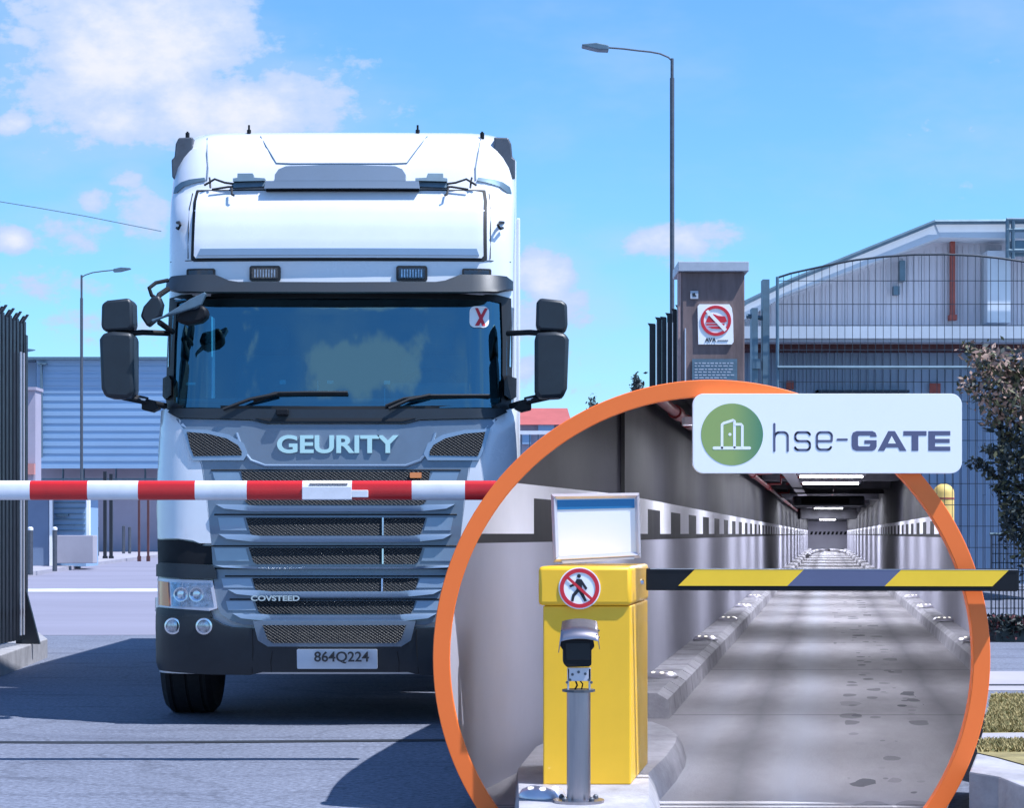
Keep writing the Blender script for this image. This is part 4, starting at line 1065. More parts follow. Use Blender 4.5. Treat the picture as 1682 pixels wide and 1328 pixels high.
b2 = BM(); bxp(b2, 30, 58, 641, 917, 120, 121.5); link('shaft', b2, M['wareg'], so); b2 = BM(); bxp(b2, 29, 59, 636, 641, 119.8, 121.7); link('top_slab', b2, M['wareg'], so)
b2 = BM(); bxp(b2, 38, 56, 762, 780, 119.6, 119.95); link('pink_notice', b2, mat('pink_paint', (.5,.22,.2), .7), so)
kk = thing('gate_kiosk', 'small blue grey kiosk with white posts and a shutter behind the left bollards', 'kiosk', (XP(90,80.), 80, .14))
b2 = BM(); bxp(b2, 10, 80, 800, 931, 80, 83); link('kiosk_wall', b2, M['kiosk'], kk)
b2 = BM(); bxp(b2, 88, 141, 800, 931, 80.6, 83); link('shutter_panel', b2, M['wareh'], kk)
b2 = BM()
for r in range(826, 880, 9): bxp(b2, 89, 140, r, r+1.2, 80.5, 80.59)
bxp(b2, 92, 112, 845, 849, 80.45, 80.55); link('shutter_slat', b2, M['galv'], kk)
b2 = BM(); bxp(b2, 81, 85.5, 800, 931, 79.9, 80.1); bxp(b2, 142, 147, 800, 882, 79.9, 80.1); link('white_post', b2, M['signw'], kk)
b2 = BM(); bxp(b2, 8, 149, 792, 800, 79.5, 83.2); link('kiosk_roof', b2, M['wareg'], kk)
b2 = BM(); bxp(b2, 88, 153, 880, 926, 78.6, 79.4); tag(link('low_wall', b2, M['pave'], bev=.02), 'low pale concrete wall below the kiosk shutter', 'wall')
# bollards
blab = ['dark bollard with white cap nearest the black gate','second dark bollard with pale cap, left of the low concrete wall','short bollard right of the low concrete wall','slim short bollard between the dark posts and the truck','slim bollard closest to the truck flank']
bs = [(50,866,945),(90,866,939),(160,866,918),(203,864,914),(213,866,914)]
for (x, r0, r1), lab in zip(bs, blab):
    d_ = (EYE-.14)*F/(r1-HY) if r1 > 920 else (EYE)*F/(r1-HY)
    zt = ZR(r0, d_); z0 = .14 if r1 > 920 else 0; wd = .075 if r1 > 920 else .09
    b = thing('bollard', lab, 'bollard', (XP(x, d_), d_, z0), 'bollards along the far pavement')
    b2 = BM(); lathe(b2, [(wd,z0),(wd,zt-.1)], (XP(x,d_), d_, 0), 'Z', 14); link('shaft', b2, M['darksteel'], b, smooth=True)
    b2 = BM(); lathe(b2, [(wd*1.08,zt-.1),(wd*1.08,zt-.03),(wd*.5,zt)], (XP(x,d_), d_, 0), 'Z', 14); link('cap', b2, M['boomw'] if r1 > 920 else M['darksteel'], b, smooth=True)
for x, r0, lab in ((172,775,'tall dark post left of the pair behind the low wall'),(182,779,'tall dark post right of the pair behind the low wall'),(228,800,'tall thin rusty post just left of the truck flank'),(243,800,'tall thin post touching the truck flank')):
    d_ = 104.; b2 = BM(); w_ = 2.6 if x < 200 else 1.6
    bxp(b2, x-w_, x+w_, r0, HY+EYE*F/d_, d_, d_+.15); bxp(b2, x-w_-1, x+w_+1, HY+EYE*F/d_-9, HY+EYE*F/d_, d_-.03, d_+.2)
    tag(link('fence_post', b2, M['pale'] if x < 200 else M['soffit']), lab, 'post', 'tall posts behind the pavement')
# red roofed house and things right of the truck
ho = thing('red_house', 'low house with red roof between the truck and the orange ring', 'house', (XP(890,110.), 110, 0))
b2 = BM(); bxp(b2, 700, 930, 694, 918, 110, 120); link('house_wall', b2, M['wareg'], ho)
b2 = BM(); prism(b2, [W(690,698,109.5),W(940,698,109.5),W(932,671,112),W(700,671,112)], (0,8,0)); link('roof', b2, M['roofred'], ho)
b2 = BM(); bxp(b2, 884, 910, 697, 712, 109.7, 109.9); bxp(b2, 858, 872, 712, 730, 109.7, 109.9); link('window', b2, M['wareh'], ho)
hf = thing('yard_fence', 'pale rail fence right of the truck below the red roof', 'fence', (XP(880,60.), 60, 0))
b2 = BM()
for x in range(800, 935, 14): bxp(b2, x-.9, x+.9, 712, 955, 60, 60.05)
link('fence_bar', b2, M['galv'], hf); b2 = BM(); bxp(b2, 780, 938, 708, 714, 59.9, 60.1); link('top_rail', b2, M['boomw'], hf)

# ------------------------------------------------------------------ street lamps
def street_lamp(px, rtop, d, pts, headpx, lab, r=.09, sleeve=None, zb=0):
    t = thing('street_lamp', lab, 'street lamp', (XP(px,d), d, zb), 'street lamps against the sky')
    b2 = BM(); ps = sleeve or rtop
    tube(b2, [(XP(px,d), d, zb), (XP(px,d), d, ZR(ps,d))], r, 12); link('pole', b2, M['darksteel'], t, smooth=True)
    b2 = BM(); tube(b2, [(XP(px,d), d, ZR(ps,d)-.02), (XP(px,d), d, ZR(rtop,d))], r*.72, 12); link('upper_pole', b2, M['darksteel'], t, smooth=True)
    b2 = BM(); tube(b2, [W(x,rr,d) for x, rr in pts], r*.38, 8); link('arm', b2, M['darksteel'], t, smooth=True)
    (x0, y0), (x1, y1) = headpx; k = 1 if x1 > x0 else -1
    b2 = BM(); h = abs(x1-x0)*.10
    prism(b2, [W(x0,y0-h*.8,d-.15), W((x0*.55+x1*.45),y0*.55+y1*.45-h*1.3,d-.15), W(x1,y1-h*.3,d-.15), W(x1,y1+h*.3,d-.15), W((x0*.6+x1*.4),y0*.6+y1*.4+h*1.2,d-.15), W(x0,y0+h,d-.15)], (0,.3,0))
    link('lamp_head', b2, M['galv'], t, bev=.02); return t
street_lamp(1104, 96, 44., [(1105,101),(1098,94),(1084,88),(1068,85),(1048,83),(1024,80),(998,78)], ((1000,77),(956,73)), 'tall street lamp rising behind the brown pillar', .046, 128)
street_lamp(134, 452, 110., [(134,456),(140,452),(152,448),(170,445.5),(186,444)], ((186,444),(214,441)), 'distant street lamp in front of the ribbed warehouse', .075, 490)
street_lamp(16, 580, 150., [(16,580),(28,577),(40,576)], ((38,576),(57,575)), 'far street lamp whose head peeks past the black gate', .06)
cbl = BM(); tube(cbl, [W(-20,328,120.), W(60,341,120.), W(140,355,120.), W(265,380,120.)], .025, 5); tag(link('overhead_cable', cbl, M['galv']), 'thin overhead cable crossing the sky left of the truck roof', 'cable')

# ------------------------------------------------------------------ pillar with its signs, palisade beside it
PD = 39.
pil = thing('gate_pillar', 'brown weathered gate pillar with pale metal cap above the orange ring', 'pillar', (XP(1171,PD), PD, 0))
b2 = BM(); box(b2, XP(1120,PD), XP(1223,PD), PD, PD+1.1, 0, ZR(447,PD)); link('shaft', b2, M['pillar'], pil, bev=.02)
b2 = BM(); box(b2, XP(1113,PD), XP(1229,PD), PD-.12, PD+1.2, ZR(447,PD)+.002, ZR(431,PD)); link('cap', b2, M['cap'], pil, bev=.01)
b2 = BM(); box(b2, XP(1114.5,PD), XP(1119.3,PD), PD+.02, PD+.3, 0, ZR(448,PD)); link('painted_lit_edge', b2, mat('pillar_lit_edge_paint', (.42,.28,.26), .8, var=.2, vscale=3), pil)  # lighter strip paints the lit left face of the pillar
b2 = BM(); box(b2, XP(1124.5,PD), XP(1126.5,PD), PD-.05, PD-.002, 0, ZR(540,PD)); link('conduit', b2, M['silver'], pil)
n1 = thing('prohibition_sign', 'white sign with red ring and slash over a vehicle on the brown pillar', 'sign', tuple(W(1175,566,PD-.03)))
b2 = BM(); pxprism(b2, [(1146,503),(1149,500),(1198,500),(1202,506),(1204,519),(1205,562),(1202,566),(1147,566)], PD-.04, .03); link('sign_plate', b2, M['signw'], n1)
annulus('red_ring', (1176,527), 25, 20, PD-.055, M['redp'], n1, .01)
b2 = BM(); pxprism(b2, [(1160,527),(1164,519),(1172,516),(1180,519),(1191,520),(1194,528),(1190,530),(1160,530)], PD-.052, .008); pxprism(b2, [(1160,532),(1190,532),(1190,534.5),(1160,534.5)], PD-.052, .008); pxprism(b2, [(1163,537),(1185,536),(1190,541),(1170,540)], PD-.052, .008); link('vehicle_symbol', b2, M['redp'], n1)
b2 = BM(); pxprism(b2, [(1159,512),(1163,509),(1194,541),(1190,545)], PD-.058, .003); link('slash', b2, M['signw'], n1)
text_obj('sign_words', 'AVA ------', 1158, 1196, 555, 562, PD-.05, .008, M['ink'], n1, weight=.02)
n2 = thing('notice_board', 'blue grey notice board of fine print low on the brown pillar', 'sign', tuple(W(1174,640,PD-.03)))
b2 = BM(); pxprism(b2, [(1137,590),(1211,590),(1211,650),(1137,650)], PD-.04, .03); link('board', b2, M['galv'], n2)
b2 = BM()
for i, r in enumerate((596,600.5,606,610.5,615.5,620)):
    x = 1141
    while x < 1205-(i*7) % 12:
        w_ = random.uniform(3, 8); pxprism(b2, [(x,r),(x+w_,r),(x+w_,r+2),(x,r+2)], PD-.045, .004); x += w_+2
link('print_line', b2, M['cap'], n2)
n3 = thing('small_tag', 'small white tag near the top left of the brown pillar', 'sign', tuple(W(1141,491,PD-.03)))
b2 = BM(); pxprism(b2, [(1134,478),(1147,478),(1147,491),(1134,491)], PD-.03, .02); link('tag_plate', b2, M['cap'], n3)
b2 = BM(); pxprism(b2, [(1137,482),(1142,481),(1142,484),(1144,487),(1138,487)], PD-.035, .004); link('tag_mark', b2, M['ink'], n3)
pf = thing('palisade_fence', 'black palisade fence stepping up to the brown pillar', 'fence', (XP(1090,PD), PD, 0))
for i, (x0, x1, rt) in enumerate(((1067,1077,532),(1079,1087,522),(1087.5,1095,521),(1096,1104,515),(1105,1112,508),(1112.5,1119.5,502))):
    b2 = BM(); dd_ = PD+.9-i*.12; pxprism(b2, [(x0,rt+4),(x1,rt+2),(x1,884),(x0,884)], dd_, .06); pxprism(b2, [(x0-3,rt-1),(x1-1,rt),(x1,rt+2),(x0,rt+4)], dd_, .06)
    link('pale', b2, M['pale'], pf)
b2 = BM(); 
for x in (1078, 1095.5, 1104.4): pxprism(b2, [(x,530),(x+1,530),(x+1,884),(x,884)], PD-.1, .03)
link('bright_edge', b2, M['cap'], pf)

# ------------------------------------------------------------------ mesh fence / gate on the right
FD = 28.8
mf = thing('mesh_gate', 'tall arched welded wire mesh gate in front of the factory', 'gate', (XP(1500,FD), FD, 0))
def arch(px):
    tb = [(1275,457),(1300,449),(1350,438),(1400,428),(1450,422),(1500,418.5),(1550,418),(1600,420),(1640,424),(1682,430),(1800,446)]
    for (a, va), (b, vb) in zip(tb, tb[1:]):
        if a <= px <= b: return va+(vb-va)*(px-a)/(b-a)
    return 457
def fbot(px, base=1040.):
    c = crow(px, 450.)
    return base if c is None else min(base, c[0])
b2 = BM(); x = 1287
wires = []
while x < 1790: wires.append(x); x += 12.6
for x in wires: tube(b2, [W(x, arch(x), FD), W(x, fbot(x), FD)], .0048, 4, cap=False)
link('upright_wire', b2, M['fence'], mf)
b2 = BM()
for r in (461.5, 500, 535, 575, 628, 660, 690, 724, 760, 795, 830, 865, 900, 935, 965, 1000, 1030):
    xs = [x for x in range(1277, 1792, 6) if fbot(x) >= r-1]
    if xs: tube(b2, [W(min(xs), r, FD-.012), W(max(xs), r, FD-.012)], .0065, 4, cap=False)
link('cross_wire', b2, M['fence'], mf)
b2 = BM(); tube(b2, [W(x, arch(x), FD) for x in range(1275, 1800, 12)], .014, 6); link('arched_top_rail', b2, M['fence'], mf)
b2 = BM(); tube(b2, [W(1277, 455, FD), W(1277, fbot(1277), FD)], .022, 8); tube(b2, [W(1277, 604, FD-.03), W(1790, 604, FD-.03)], .024, 8); link('gate_frame', b2, M['galv'], mf, smooth=True)
lf = thing('low_mesh_panel', 'darker double mesh panel at the foot of the gate behind the boom tip', 'fence', (XP(1680,FD-1), FD-1, 0))
b2 = BM()
for x in [1629+i*6.3 for i in range(28)]: tube(b2, [W(x, 880, FD-1), W(x, 1036, FD-1)], .008, 4, cap=False)
for r in range(880, 1036, 15): tube(b2, [W(1629, r, FD-1), W(1800, r, FD-1)], .008, 4, cap=False)
link('mesh_wires', b2, M['fence'], lf)
b2 = BM(); tube(b2, [W(1626, 1032, FD-1.1), W(1800, 1032, FD-1.1)], .04, 8); tube(b2, [W(1626, 878, FD-1.1), W(1800, 878, FD-1.1)], .02, 8); link('bottom_rail', b2, M['galv'], lf)
for nm, x0, x1, rt, m, lab in (('gate_post',1253,1264,459,M['galv'],'taller square steel gate post between pillar and mesh gate'),('gate_post',1235,1245,506,M['galv'],'shorter steel gate post just right of the brown pillar')):
    b2 = BM(); bxp(b2, x0, x1, rt, fbot((x0+x1)/2), FD+.2, FD+.42)
    if x0 < 1250: tube(b2, [W(1226,519,FD+.3), W(1252,523,FD+.3)], .03, 8); bxp(b2, 1236, 1249, 590, 606, FD+.15, FD+.45)
    tag(link(nm, b2, m), lab, 'post', 'steel posts at the mesh gate')

# ------------------------------------------------------------------ factory on the right
BD = 44.
fac = thing('factory', 'white clad factory with sloping roof behind the mesh gate', 'building', (XP(1500,BD), BD, 0))
zlow = 2.75
b2 = BM()
wallp = [W(1180,610,BD), W(1180,548,BD), W(1290,484,BD), W(1540,394,BD), W(1900,394,BD), W(1900,610,BD)]
prism(b2, wallp, (0,9,0)); link('upper_wall', b2, M['facw'], fac)
b2 = BM()
for x in range(1240, 1900, 9):
    top = 394 if x > 1540 else (394+(1540-x)*.36); bxp(b2, x, x+1.3, top+10, 535, BD-.03, BD-.001)
link('cladding_rib', b2, M['facw'], fac)
b2 = BM(); prism(b2, [W(1190,533,BD-.8), W(1225,498,BD-.8), W(1300,462,BD-.8), W(1536,366,BD-.8), W(1545,390,BD-.8), W(1290,484,BD-.8), W(1190,545,BD-.8)], (0,11,0)); link('sloping_fascia', b2, M['facr'], fac)
b2 = BM(); prism(b2, [W(1536,366,BD-.81), W(1900,364,BD-.81), W(1900,394,BD-.81), W(1545,390,BD-.81)], (0,11,0)); link('level_fascia', b2, M['facr'], fac)
b2 = BM(); tube(b2, [W(1180,536,BD-.9), W(1225,497,BD-.9), W(1300,461,BD-.9), W(1536,365,BD-.9), W(1900,363,BD-.9)], .05, 6); link('roof_edge_trim', b2, M['galv'], fac)
b2 = BM(); bxp(b2, 1180, 1900, 536, 556, BD-2.2, BD-.002); link('canopy', b2, M['facr'], fac)
b2 = BM(); bxp(b2, 1180, 1900, 556.3, 562, BD-2.1, BD-.1); link('canopy_fascia', b2, M['cap'], fac)
b2 = BM(); bxp(b2, 1180, 1900, 562.3, 573, BD-1.6, BD-.1)
link('canopy_soffit', b2, M['soffit'], fac)
b2 = BM()
c_ = [(1180,573.5),(1900,573.5),(1900,960),(1512,960),(1512,748),(1180,748)]
prism(b2, [W(x,r,BD-.6) for x, r in c_], (0,.5,0)); link('lower_wall', b2, M['facl'], fac)
b2 = BM()
for x in range(1190, 1900, 13): bxp(b2, x, x+2.2, 575, 740 if x < 1512 else 955, BD-.64, BD-.602)
link('lower_rib', b2, M['facl'], fac)
b2 = BM(); bxp(b2, 1562, 1569, 396, 517, BD-.25, BD-.1); bxp(b2, 1560, 1572, 517, 526, BD-.3, BD-.1); link('red_downpipe', b2, M['rust'], fac)
b2 = BM(); bxp(b2, 1478, 1487, 428, 462, BD-.25, BD-.05); bxp(b2, 1468, 1478, 470, 484, BD-.25, BD-.05); link('wall_lamp', b2, M['galv'], fac)
b2 = BM(); bxp(b2, 1622, 1660, 412, 530, BD-.6, BD-.05); link('wall_box', b2, M['facr'], fac)
b2 = BM(); bxp(b2, 1292, 1304, 626, 640, BD-.7, BD-.65); link('red_fitting', b2, M['rust'], fac); b2 = BM(); bxp(b2, 1527, 1545, 630, 650, BD-.7, BD-.65); link('red_fitting', b2, M['rust'], fac)
b2 = BM(); bxp(b2, 1342, 1494, 641, 645, BD-.9, BD-.65); bxp(b2, 1342, 1345, 641, 700, BD-.9, BD-.65); link('doorway_trim', b2, M['fence'], fac)
ra = thing('roof_railing', 'steel railing with plant on the factory roof at the right edge', 'railing', (XP(1670,BD), BD, ZR(366,BD)))
b2 = BM()
for x in (1655, 1664, 1700, 1740): tube(b2, [W(x,362,BD-1.2), W(x,425,BD-1.2)], .04, 6)
for r in (361, 378, 412): tube(b2, [W(1653,r,BD-1.2), W(1760,r,BD-1.2)], .04, 6)
bxp(b2, 1662, 1760, 395, 420, BD-1.1, BD-.9)
link('rails', b2, M['galv'], ra)
# yellow rounded post peeking past the ring
yb = thing('yellow_bollard', 'faded yellow round topped bollard half hidden behind the orange ring', 'bollard', (XP(1549,34.), 34, 0))
b2 = BM(); R_ = 17*34/F; zt = ZR(795,34.); prof = [(R_,0),(R_,zt-R_*.9)]+[(R_*math.cos(a), zt-R_*.9+R_*.9*math.sin(a)) for a in (.3,.6,.9,1.2,1.45)]
lathe(b2, prof, (XP(1550,34.), 34., 0), 'Z', 28); link('post_shell', b2, M['yel2'], yb, smooth=True)
b2 = BM(); lathe(b2, [(R_*1.03,ZR(818,34.)),(R_*1.03,ZR(821,34.))], (XP(1550,34.), 34., 0), 'Z', 28); link('post_band', b2, M['rust'], yb)

# ------------------------------------------------------------------ right foreground: planter, grass, far road
def xring(row): c = ccol(min(row, 1530), 462.); return c[1]
def planter(nm, pts, z0, h, m):
    b2 = BM(); prism(b2, [(*gp(x, r, h), z0) for x, r in pts], (0,0,h-z0)); return link(nm, b2, m, bev=.01)
kp = [(xring(1326),1326),(xring(1300),1300),(xring(1270),1270),(xring(1248),1248),(1640,1254),(1682,1268),(1760,1290),(1900,1350),(1900,1500),(xring(1326)+60,1500)]
kp2 = [(xring(1254)+2,1241),(1640,1247),(1690,1262),(1760,1281),(1900,1330),(1900,1368),(1760,1307),(1690,1282),(1640,1266),(xring(1266)+0,1262)]
o = planter('planter_kerb', [(xring(1238),1238),(1640,1246),(1690,1260),(1760,1281),(1900,1335),(1900,1400),(1760,1330),(1690,1296),(1640,1276),(xring(1268),1268)], -.01, .20, M['kerbc'])
tag(o, kind='structure')
gm = [(xring(1238)+1,1237),(1640,1245),(1690,1259),(1760,1279),(1900,1333),(1900,1140),(xring(1140),1140),(xring(1170),1170),(xring(1205),1205)]
b2 = BM(); b2.faces.new([b2.verts.new((*gp(x, r, .15), .15)) for x, r in gm]); tag(link('lawn_soil', b2, M['grass']), kind='structure')
b2 = BM(); b2.faces.new([b2.verts.new((*gp(x, r, .155), .158)) for x, r in ((xring(1216),1216),(1700,1214),(1900,1222),(1900,1208),(1700,1205),(xring(1206),1206))]); tag(link('lawn_path', b2, M['pave']), kind='structure')
# grass blades
b2 = BM(); rnd = random.Random(3)
for _ in range(16000):
    r = 1142+ (1236-1142)*rnd.random()**.8; x = rnd.uniform(xring(r)+2, 1760)
    if 1204 < r < 1218: continue
    gx_, gy_ = gp(x, r, .15); h = rnd.uniform(.012,.032); a = rnd.uniform(0, 6.28); w = .008
    v = [b2.verts.new((gx_-w*math.cos(a), gy_-w*math.sin(a), .148)), b2.verts.new((gx_+w*math.cos(a), gy_+w*math.sin(a), .148)), b2.verts.new((gx_+rnd.uniform(-.03,.03), gy_+rnd.uniform(-.03,.03), .15+h))]
    f = b2.faces.new(v); f.material_index = rnd.choice((0,0,1))
gr_ = link('grass', b2, [mat('grass_straw', (.36,.29,.13), .9), mat('grass_green', (.15,.15,.06), .9)], smooth='keep'); tag(gr_, 'dry short grass behind the curved kerb at lower right', 'grass', kind='stuff')
sheet('side_road', [gp(1400,1136), gp(1900,1136), gp(1900,1104), gp(1400,1104)], .004, M['pave'])
sheet('side_road_line', [gp(1400,1128), gp(1900,1128), gp(1900,1126), gp(1400,1126)], .008, M['joint'])
# dark clipped hedge under the mesh
def leafcloud(b2, pts_fn, n, size, rnd, mats_w=(0,0,1)):
    for _ in range(n):
        p = pts_fn(rnd)
        if p is None: continue
        s = size*rnd.uniform(.6,1.4); ax = Vector((rnd.gauss(0,1), rnd.gauss(0,1), rnd.gauss(0,1))).normalized(); t = ax.orthogonal().normalized(); u = ax.cross(t)
        an = rnd.uniform(0, 6.28); t, u = t*math.cos(an)+u*math.sin(an), u*math.cos(an)-t*math.sin(an)
        vs = [b2.verts.new(p+t*s), b2.verts.new(p+u*s*.42), b2.verts.new(p-t*s*.9), b2.verts.new(p-u*s*.42)]
        b2.faces.new(vs).material_index = rnd.choice(mats_w)
rnd = random.Random(11); b2 = BM()
leafcloud(b2, lambda r_: Vector((XP(r_.uniform(1630,1800), 26.5), 26.3+r_.uniform(0,.6), r_.uniform(.0,.12)+.20*r_.random()**.5)), 4500, .045, rnd, (0,0,0,2))
box(b2, XP(1632,26.5), XP(1800,26.5), 26.35, 26.85, 0, .16, 0)
tag(link('hedge', b2, [M['leafa'], M['leafb'], mat('reddish_leaf', (.13,.035,.04), .6)], smooth='keep'), 'low dark hedge with reddish flecks at the foot of the mesh panel', 'hedge')

# tree at the right edge
TD = 26.9
tr = thing('tree', 'dark tree with browning leaves hanging in at the right edge over the mesh gate', 'tree', (XP(1735,TD), TD, 0))
rnd = random.Random(5); b2 = BM(); base_ = Vector((XP(1735,TD), TD, 0)); trunkpts = [base_, base_+Vector((.03,.02,1.0)), base_+Vector((-.05,0,2.0)), base_+Vector((.02,.03,3.0)), base_+Vector((0,0,3.7))]
tube(b2, trunkpts, .11, 10, r1=.03); limbs = []
ends = [(1592,572,.2),(1606,583,-.3),(1584,630,.1),(1600,650,-.2),(1622,600,.3),(1626,690,.2),(1612,742,-.3),(1600,760,.1),(1640,640,-.4),(1650,720,.4),(1634,800,0),(1660,850,.3),(1670,610,.2),(1700,560,.1),(1760,580,-.2),(1800,650,.3),(1810,760,0),(1720,850,.3),(1652,830,-.2)]
for x, r, dy in ends:
    e = W(x, r, TD)+Vector((0, dy, 0)); h = max(.5, min(3.4, e.z-.55-rnd.random()*.3)); s = Vector((base_.x, TD, h)); m_ = s.lerp(e, .5)+Vector((0, rnd.uniform(-.1,.1), rnd.uniform(.0,.18)))
    pts = [s, m_, e]; tube(b2, pts, .028, 6, r1=.006); limbs.append(pts)
link('trunk', b2, M['bark'], tr, smooth=True)
b2 = BM()
def along(r_):
    i = r_.randrange(len(limbs)); pts = limbs[i]; t = r_.random()**.75
    p = pts[0].lerp(pts[1], t*2) if t < .5 else pts[1].lerp(pts[2], t*2-1)
    sp = .06+.22*(1-t)
    q = p+Vector((r_.gauss(0,sp), r_.gauss(0,sp), r_.gauss(0,sp*.8)))
    px = CX+F*q.x/q.y; row = HY-(q.z-EYE)*F/q.y
    if px < 1640 and row > 680: q = p+Vector((r_.gauss(0,.05), r_.gauss(0,.05), r_.gauss(0,.05)))
    return q
class LR: pass
for _ in range(7600):
    q = along(rnd); row = HY-(q.z-EYE)*F/q.y; px = CX+F*q.x/q.y
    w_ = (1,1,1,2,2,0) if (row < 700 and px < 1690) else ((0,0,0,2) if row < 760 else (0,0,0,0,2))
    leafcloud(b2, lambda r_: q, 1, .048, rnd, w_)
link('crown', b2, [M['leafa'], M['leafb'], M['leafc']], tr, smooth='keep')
# tiny far trees on the horizon left of the ring top
rnd = random.Random(9)
for i, (x, r0, w_) in enumerate(((1046,628,10),(974,664,8),(1190,485,0))):
    if w_ == 0: continue
    d_ = 150.; t = thing('far_tree', ('small bluish tree top just left of the black palisade fence','tiny tree top above the orange ring right of the red roof')[i], 'tree', (XP(x,d_), d_, 0))
    b2 = BM(); tube(b2, [(XP(x,d_), d_, 0), W(x, r0, d_)], .15, 6, r1=.04); link('trunk', b2, M['bark'], t)
    b2 = BM(); leafcloud(b2, lambda r_: W(x, r0+8, d_)+Vector((r_.gauss(0,w_*.017), r_.gauss(0,.4), r_.gauss(0,.5)-.3)), 420, .16, rnd, (0,)); link('crown', b2, [M['leafa']], t, smooth='keep')

# ------------------------------------------------------------------ world, sun, camera
SUN_EL, SUN_AZ = 60., 23.     # azimuth: from +X turned towards the camera
w = bpy.data.worlds.new('World'); scene.world = w; w.use_nodes = True; nt = w.node_tree; N = nt.nodes; L = nt.links
bg = N['Background']; bg.inputs[1].default_value = .105
sky = N.new('ShaderNodeTexSky'); sky.sky_type = 'NISHITA'; sky.sun_disc = False; sky.sun_elevation = math.radians(SUN_EL); sky.sun_rotation = math.radians(90+SUN_AZ)
sky.air_density = 1.0; sky.dust_density = .3; sky.ozone_density = 2.5
tc = N.new('ShaderNodeTexCoord'); sp = N.new('ShaderNodeSeparateXYZ'); L.new(tc.outputs['Generated'], sp.inputs[0])
def mth(op, a, b2=None, c=None, cl=False):
    n = N.new('ShaderNodeMath'); n.operation = op; n.use_clamp = cl
    for i, v in enumerate((a, b2, c)):
        if v is None: continue
        if hasattr(v, 'links'): L.new(v, n.inputs[i])
        else: n.inputs[i].default_value = v
    return n.outputs[0]
ay = mth('MAXIMUM', mth('ABSOLUTE', sp.outputs[1]), .08)
gx = mth('DIVIDE', sp.outputs[0], ay); gz = mth('DIVIDE', sp.outputs[2], ay)
cv = N.new('ShaderNodeCombineXYZ'); L.new(gx, cv.inputs[0]); L.new(gz, cv.inputs[1])
def sm(v, a, b): 
    n = N.new('ShaderNodeMapRange'); n.interpolation_type = 'SMOOTHSTEP'; n.inputs[1].default_value = a; n.inputs[2].default_value = b; L.new(v, n.inputs[0]); return n.outputs[0]
blobs = [(210,80,200,100,1.0),(380,185,190,66,.95),(220,190,170,60,.7),(470,150,90,50,.75),(45,62,40,26,.8),(320,130,110,70,.6),(20,205,34,22,.75),(25,393,30,22,.8),(82,170,26,26,.5),(110,380,100,40,.46),(240,355,46,60,.62),(150,330,30,26,.62),(215,290,38,26,.55),(60,260,70,40,.42),(130,240,60,30,.45),(1080,395,95,26,.62),(1180,385,50,22,.5),(890,450,60,40,.8),(905,520,90,55,.58),(980,520,60,26,.4),(880,600,100,38,.48),(950,640,70,22,.35),(90,470,130,34,.46),(150,540,130,34,.42),(910,235,40,30,.22),(430,50,60,50,.4),(460,160,80,40,.5),(-160,200,150,120,.6),(-700,100,500,200,.6),(2100,200,260,120,.6),(250,-350,500,150,.8),(-500,-600,700,200,.7),(1500,-600,500,200,.7)]
tot = None
for x, y, rx, ry, a in blobs:
    dx = mth('MULTIPLY', mth('SUBTRACT', gx, (x-CX)/F), F/rx); dz = mth('MULTIPLY', mth('SUBTRACT', gz, (HY-y)/F), F/ry)
    q = mth('ADD', mth('MULTIPLY', dx, dx), mth('MULTIPLY', dz, dz))
    e = mth('MULTIPLY', mth('POWER', 2.718, mth('MULTIPLY', q, -.75)), a)
    tot = e if tot is None else mth('MAXIMUM', tot, e)
def nz(sc, det, st=(1,1.5,1), dist=0., rough=.6):
    mp = N.new('ShaderNodeMapping'); mp.inputs['Scale'].default_value = st; L.new(cv.outputs[0], mp.inputs[0])
    n = N.new('ShaderNodeTexNoise'); n.inputs['Scale'].default_value = sc; n.inputs['Detail'].default_value = det; n.inputs['Distortion'].default_value = dist; n.inputs['Roughness'].default_value = rough
    L.new(mp.outputs[0], n.inputs['Vector']); return n.outputs[0]
n1_ = nz(17, 9, rough=.56); n2_ = nz(70, 7, rough=.6)
den = mth('ADD', tot, mth('ADD', mth('MULTIPLY', mth('SUBTRACT', n1_, .5), 1.5), mth('MULTIPLY', mth('SUBTRACT', n2_, .5), .75)))
amt = sm(den, .22, .50)
veil = mth('MULTIPLY', sm(mth('ADD', nz(6, 5, (1,2.2,1)), mth('MULTIPLY', tot, .35)), .42, .80), .42)
amt = mth('MAXIMUM', amt, veil, cl=True)
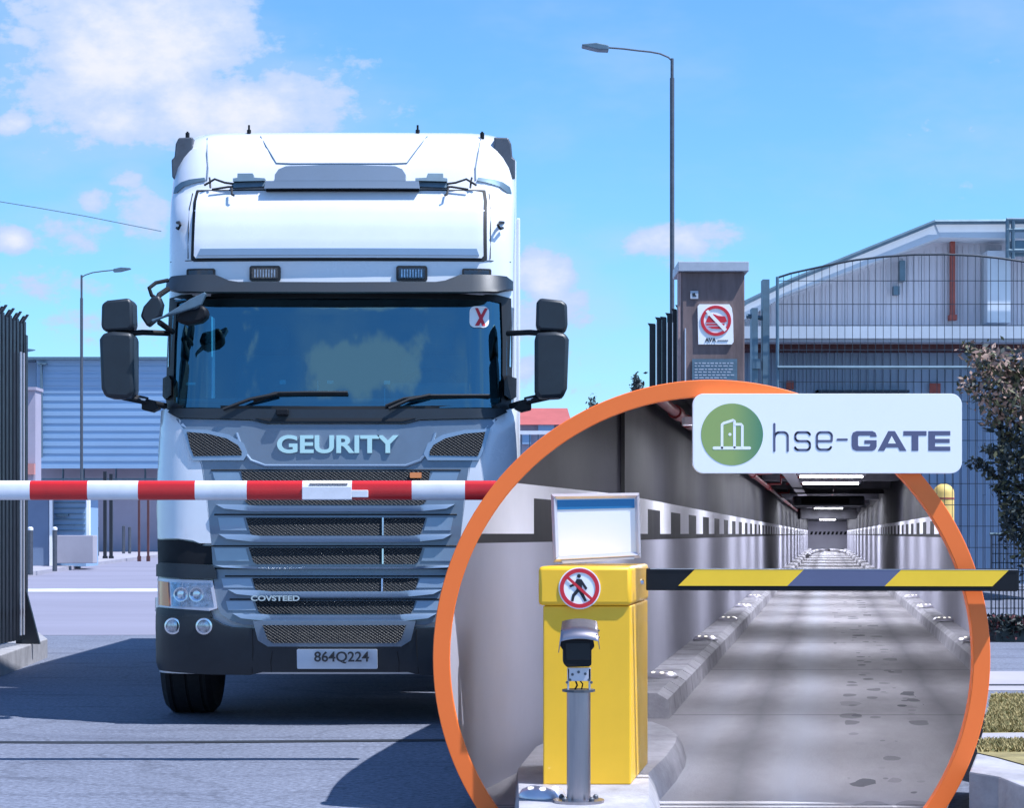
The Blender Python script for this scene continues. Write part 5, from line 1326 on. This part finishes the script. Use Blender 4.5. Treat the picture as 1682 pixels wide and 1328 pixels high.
# generic clouds behind the camera for the reflections
bdx = mth('MULTIPLY', mth('ADD', gx, .05), 1/.09); bdz = mth('MULTIPLY', mth('SUBTRACT', gz, .508), 1/.016)
bq = mth('MULTIPLY', mth('POWER', 2.718, mth('MULTIPLY', mth('ADD', mth('MULTIPLY', bdx, bdx), mth('MULTIPLY', bdz, bdz)), -.8)), .62)
bn = mth('ADD', bq, mth('ADD', mth('MULTIPLY', mth('SUBTRACT', nz(22, 8, (1,2.2,1)), .5), 1.1), 0))
back_ = mth('MULTIPLY', mth('MAXIMUM', sm(bn, .18, .42), mth('MULTIPLY', sm(nz(2.6, 8, (1,2.2,1)), .54, .68), .6)), mth('LESS_THAN', sp.outputs[1], 0)); amt = mth('MAXIMUM', amt, back_)
tint = N.new('ShaderNodeMix'); tint.data_type = 'RGBA'; tint.blend_type = 'MULTIPLY'; tint.inputs[0].default_value = 1; tint.inputs[7].default_value = (.55,.93,1.30,1)
L.new(sky.outputs[0], tint.inputs[6])
core = N.new('ShaderNodeMix'); core.data_type = 'RGBA'; core.inputs[6].default_value = (3.2,4.1,6.0,1); core.inputs[7].default_value = (5.2,5.35,6.0,1); L.new(sm(den, .40, 1.15), core.inputs[0])
cm = N.new('ShaderNodeMix'); cm.data_type = 'RGBA'; L.new(amt, cm.inputs[0]); L.new(tint.outputs[2], cm.inputs[6]); L.new(core.outputs[2], cm.inputs[7])
L.new(cm.outputs[2], bg.inputs[0])
sl = bpy.data.lights.new('sun', 'SUN'); sl.energy = 4.4; sl.angle = math.radians(.5); sl.color = (.92,.94,1.0)
so_ = bpy.data.objects.new('sun', sl); COL.objects.link(so_)
e, a = math.radians(SUN_EL), math.radians(SUN_AZ)
dirv = Vector((math.cos(e)*math.cos(a), -math.cos(e)*math.sin(a), math.sin(e)))
so_.rotation_euler = dirv.to_track_quat('Z', 'Y').to_euler()
cam = bpy.data.cameras.new('camera'); co = bpy.data.objects.new('camera', cam); COL.objects.link(co); scene.camera = co
co.location = (0, 0, EYE); co.rotation_euler = (math.pi/2, 0, 0)
cam.sensor_width = 36; cam.lens = 36*F/1682.; cam.shift_y = (HY-664.)/1682.; cam.clip_end = 2000; cam.clip_start = .05
vs = scene.view_settings; vs.view_transform = 'Standard'; vs.look = 'None'; vs.exposure = 0.7; vs.gamma = 1; vs.use_curve_mapping = False
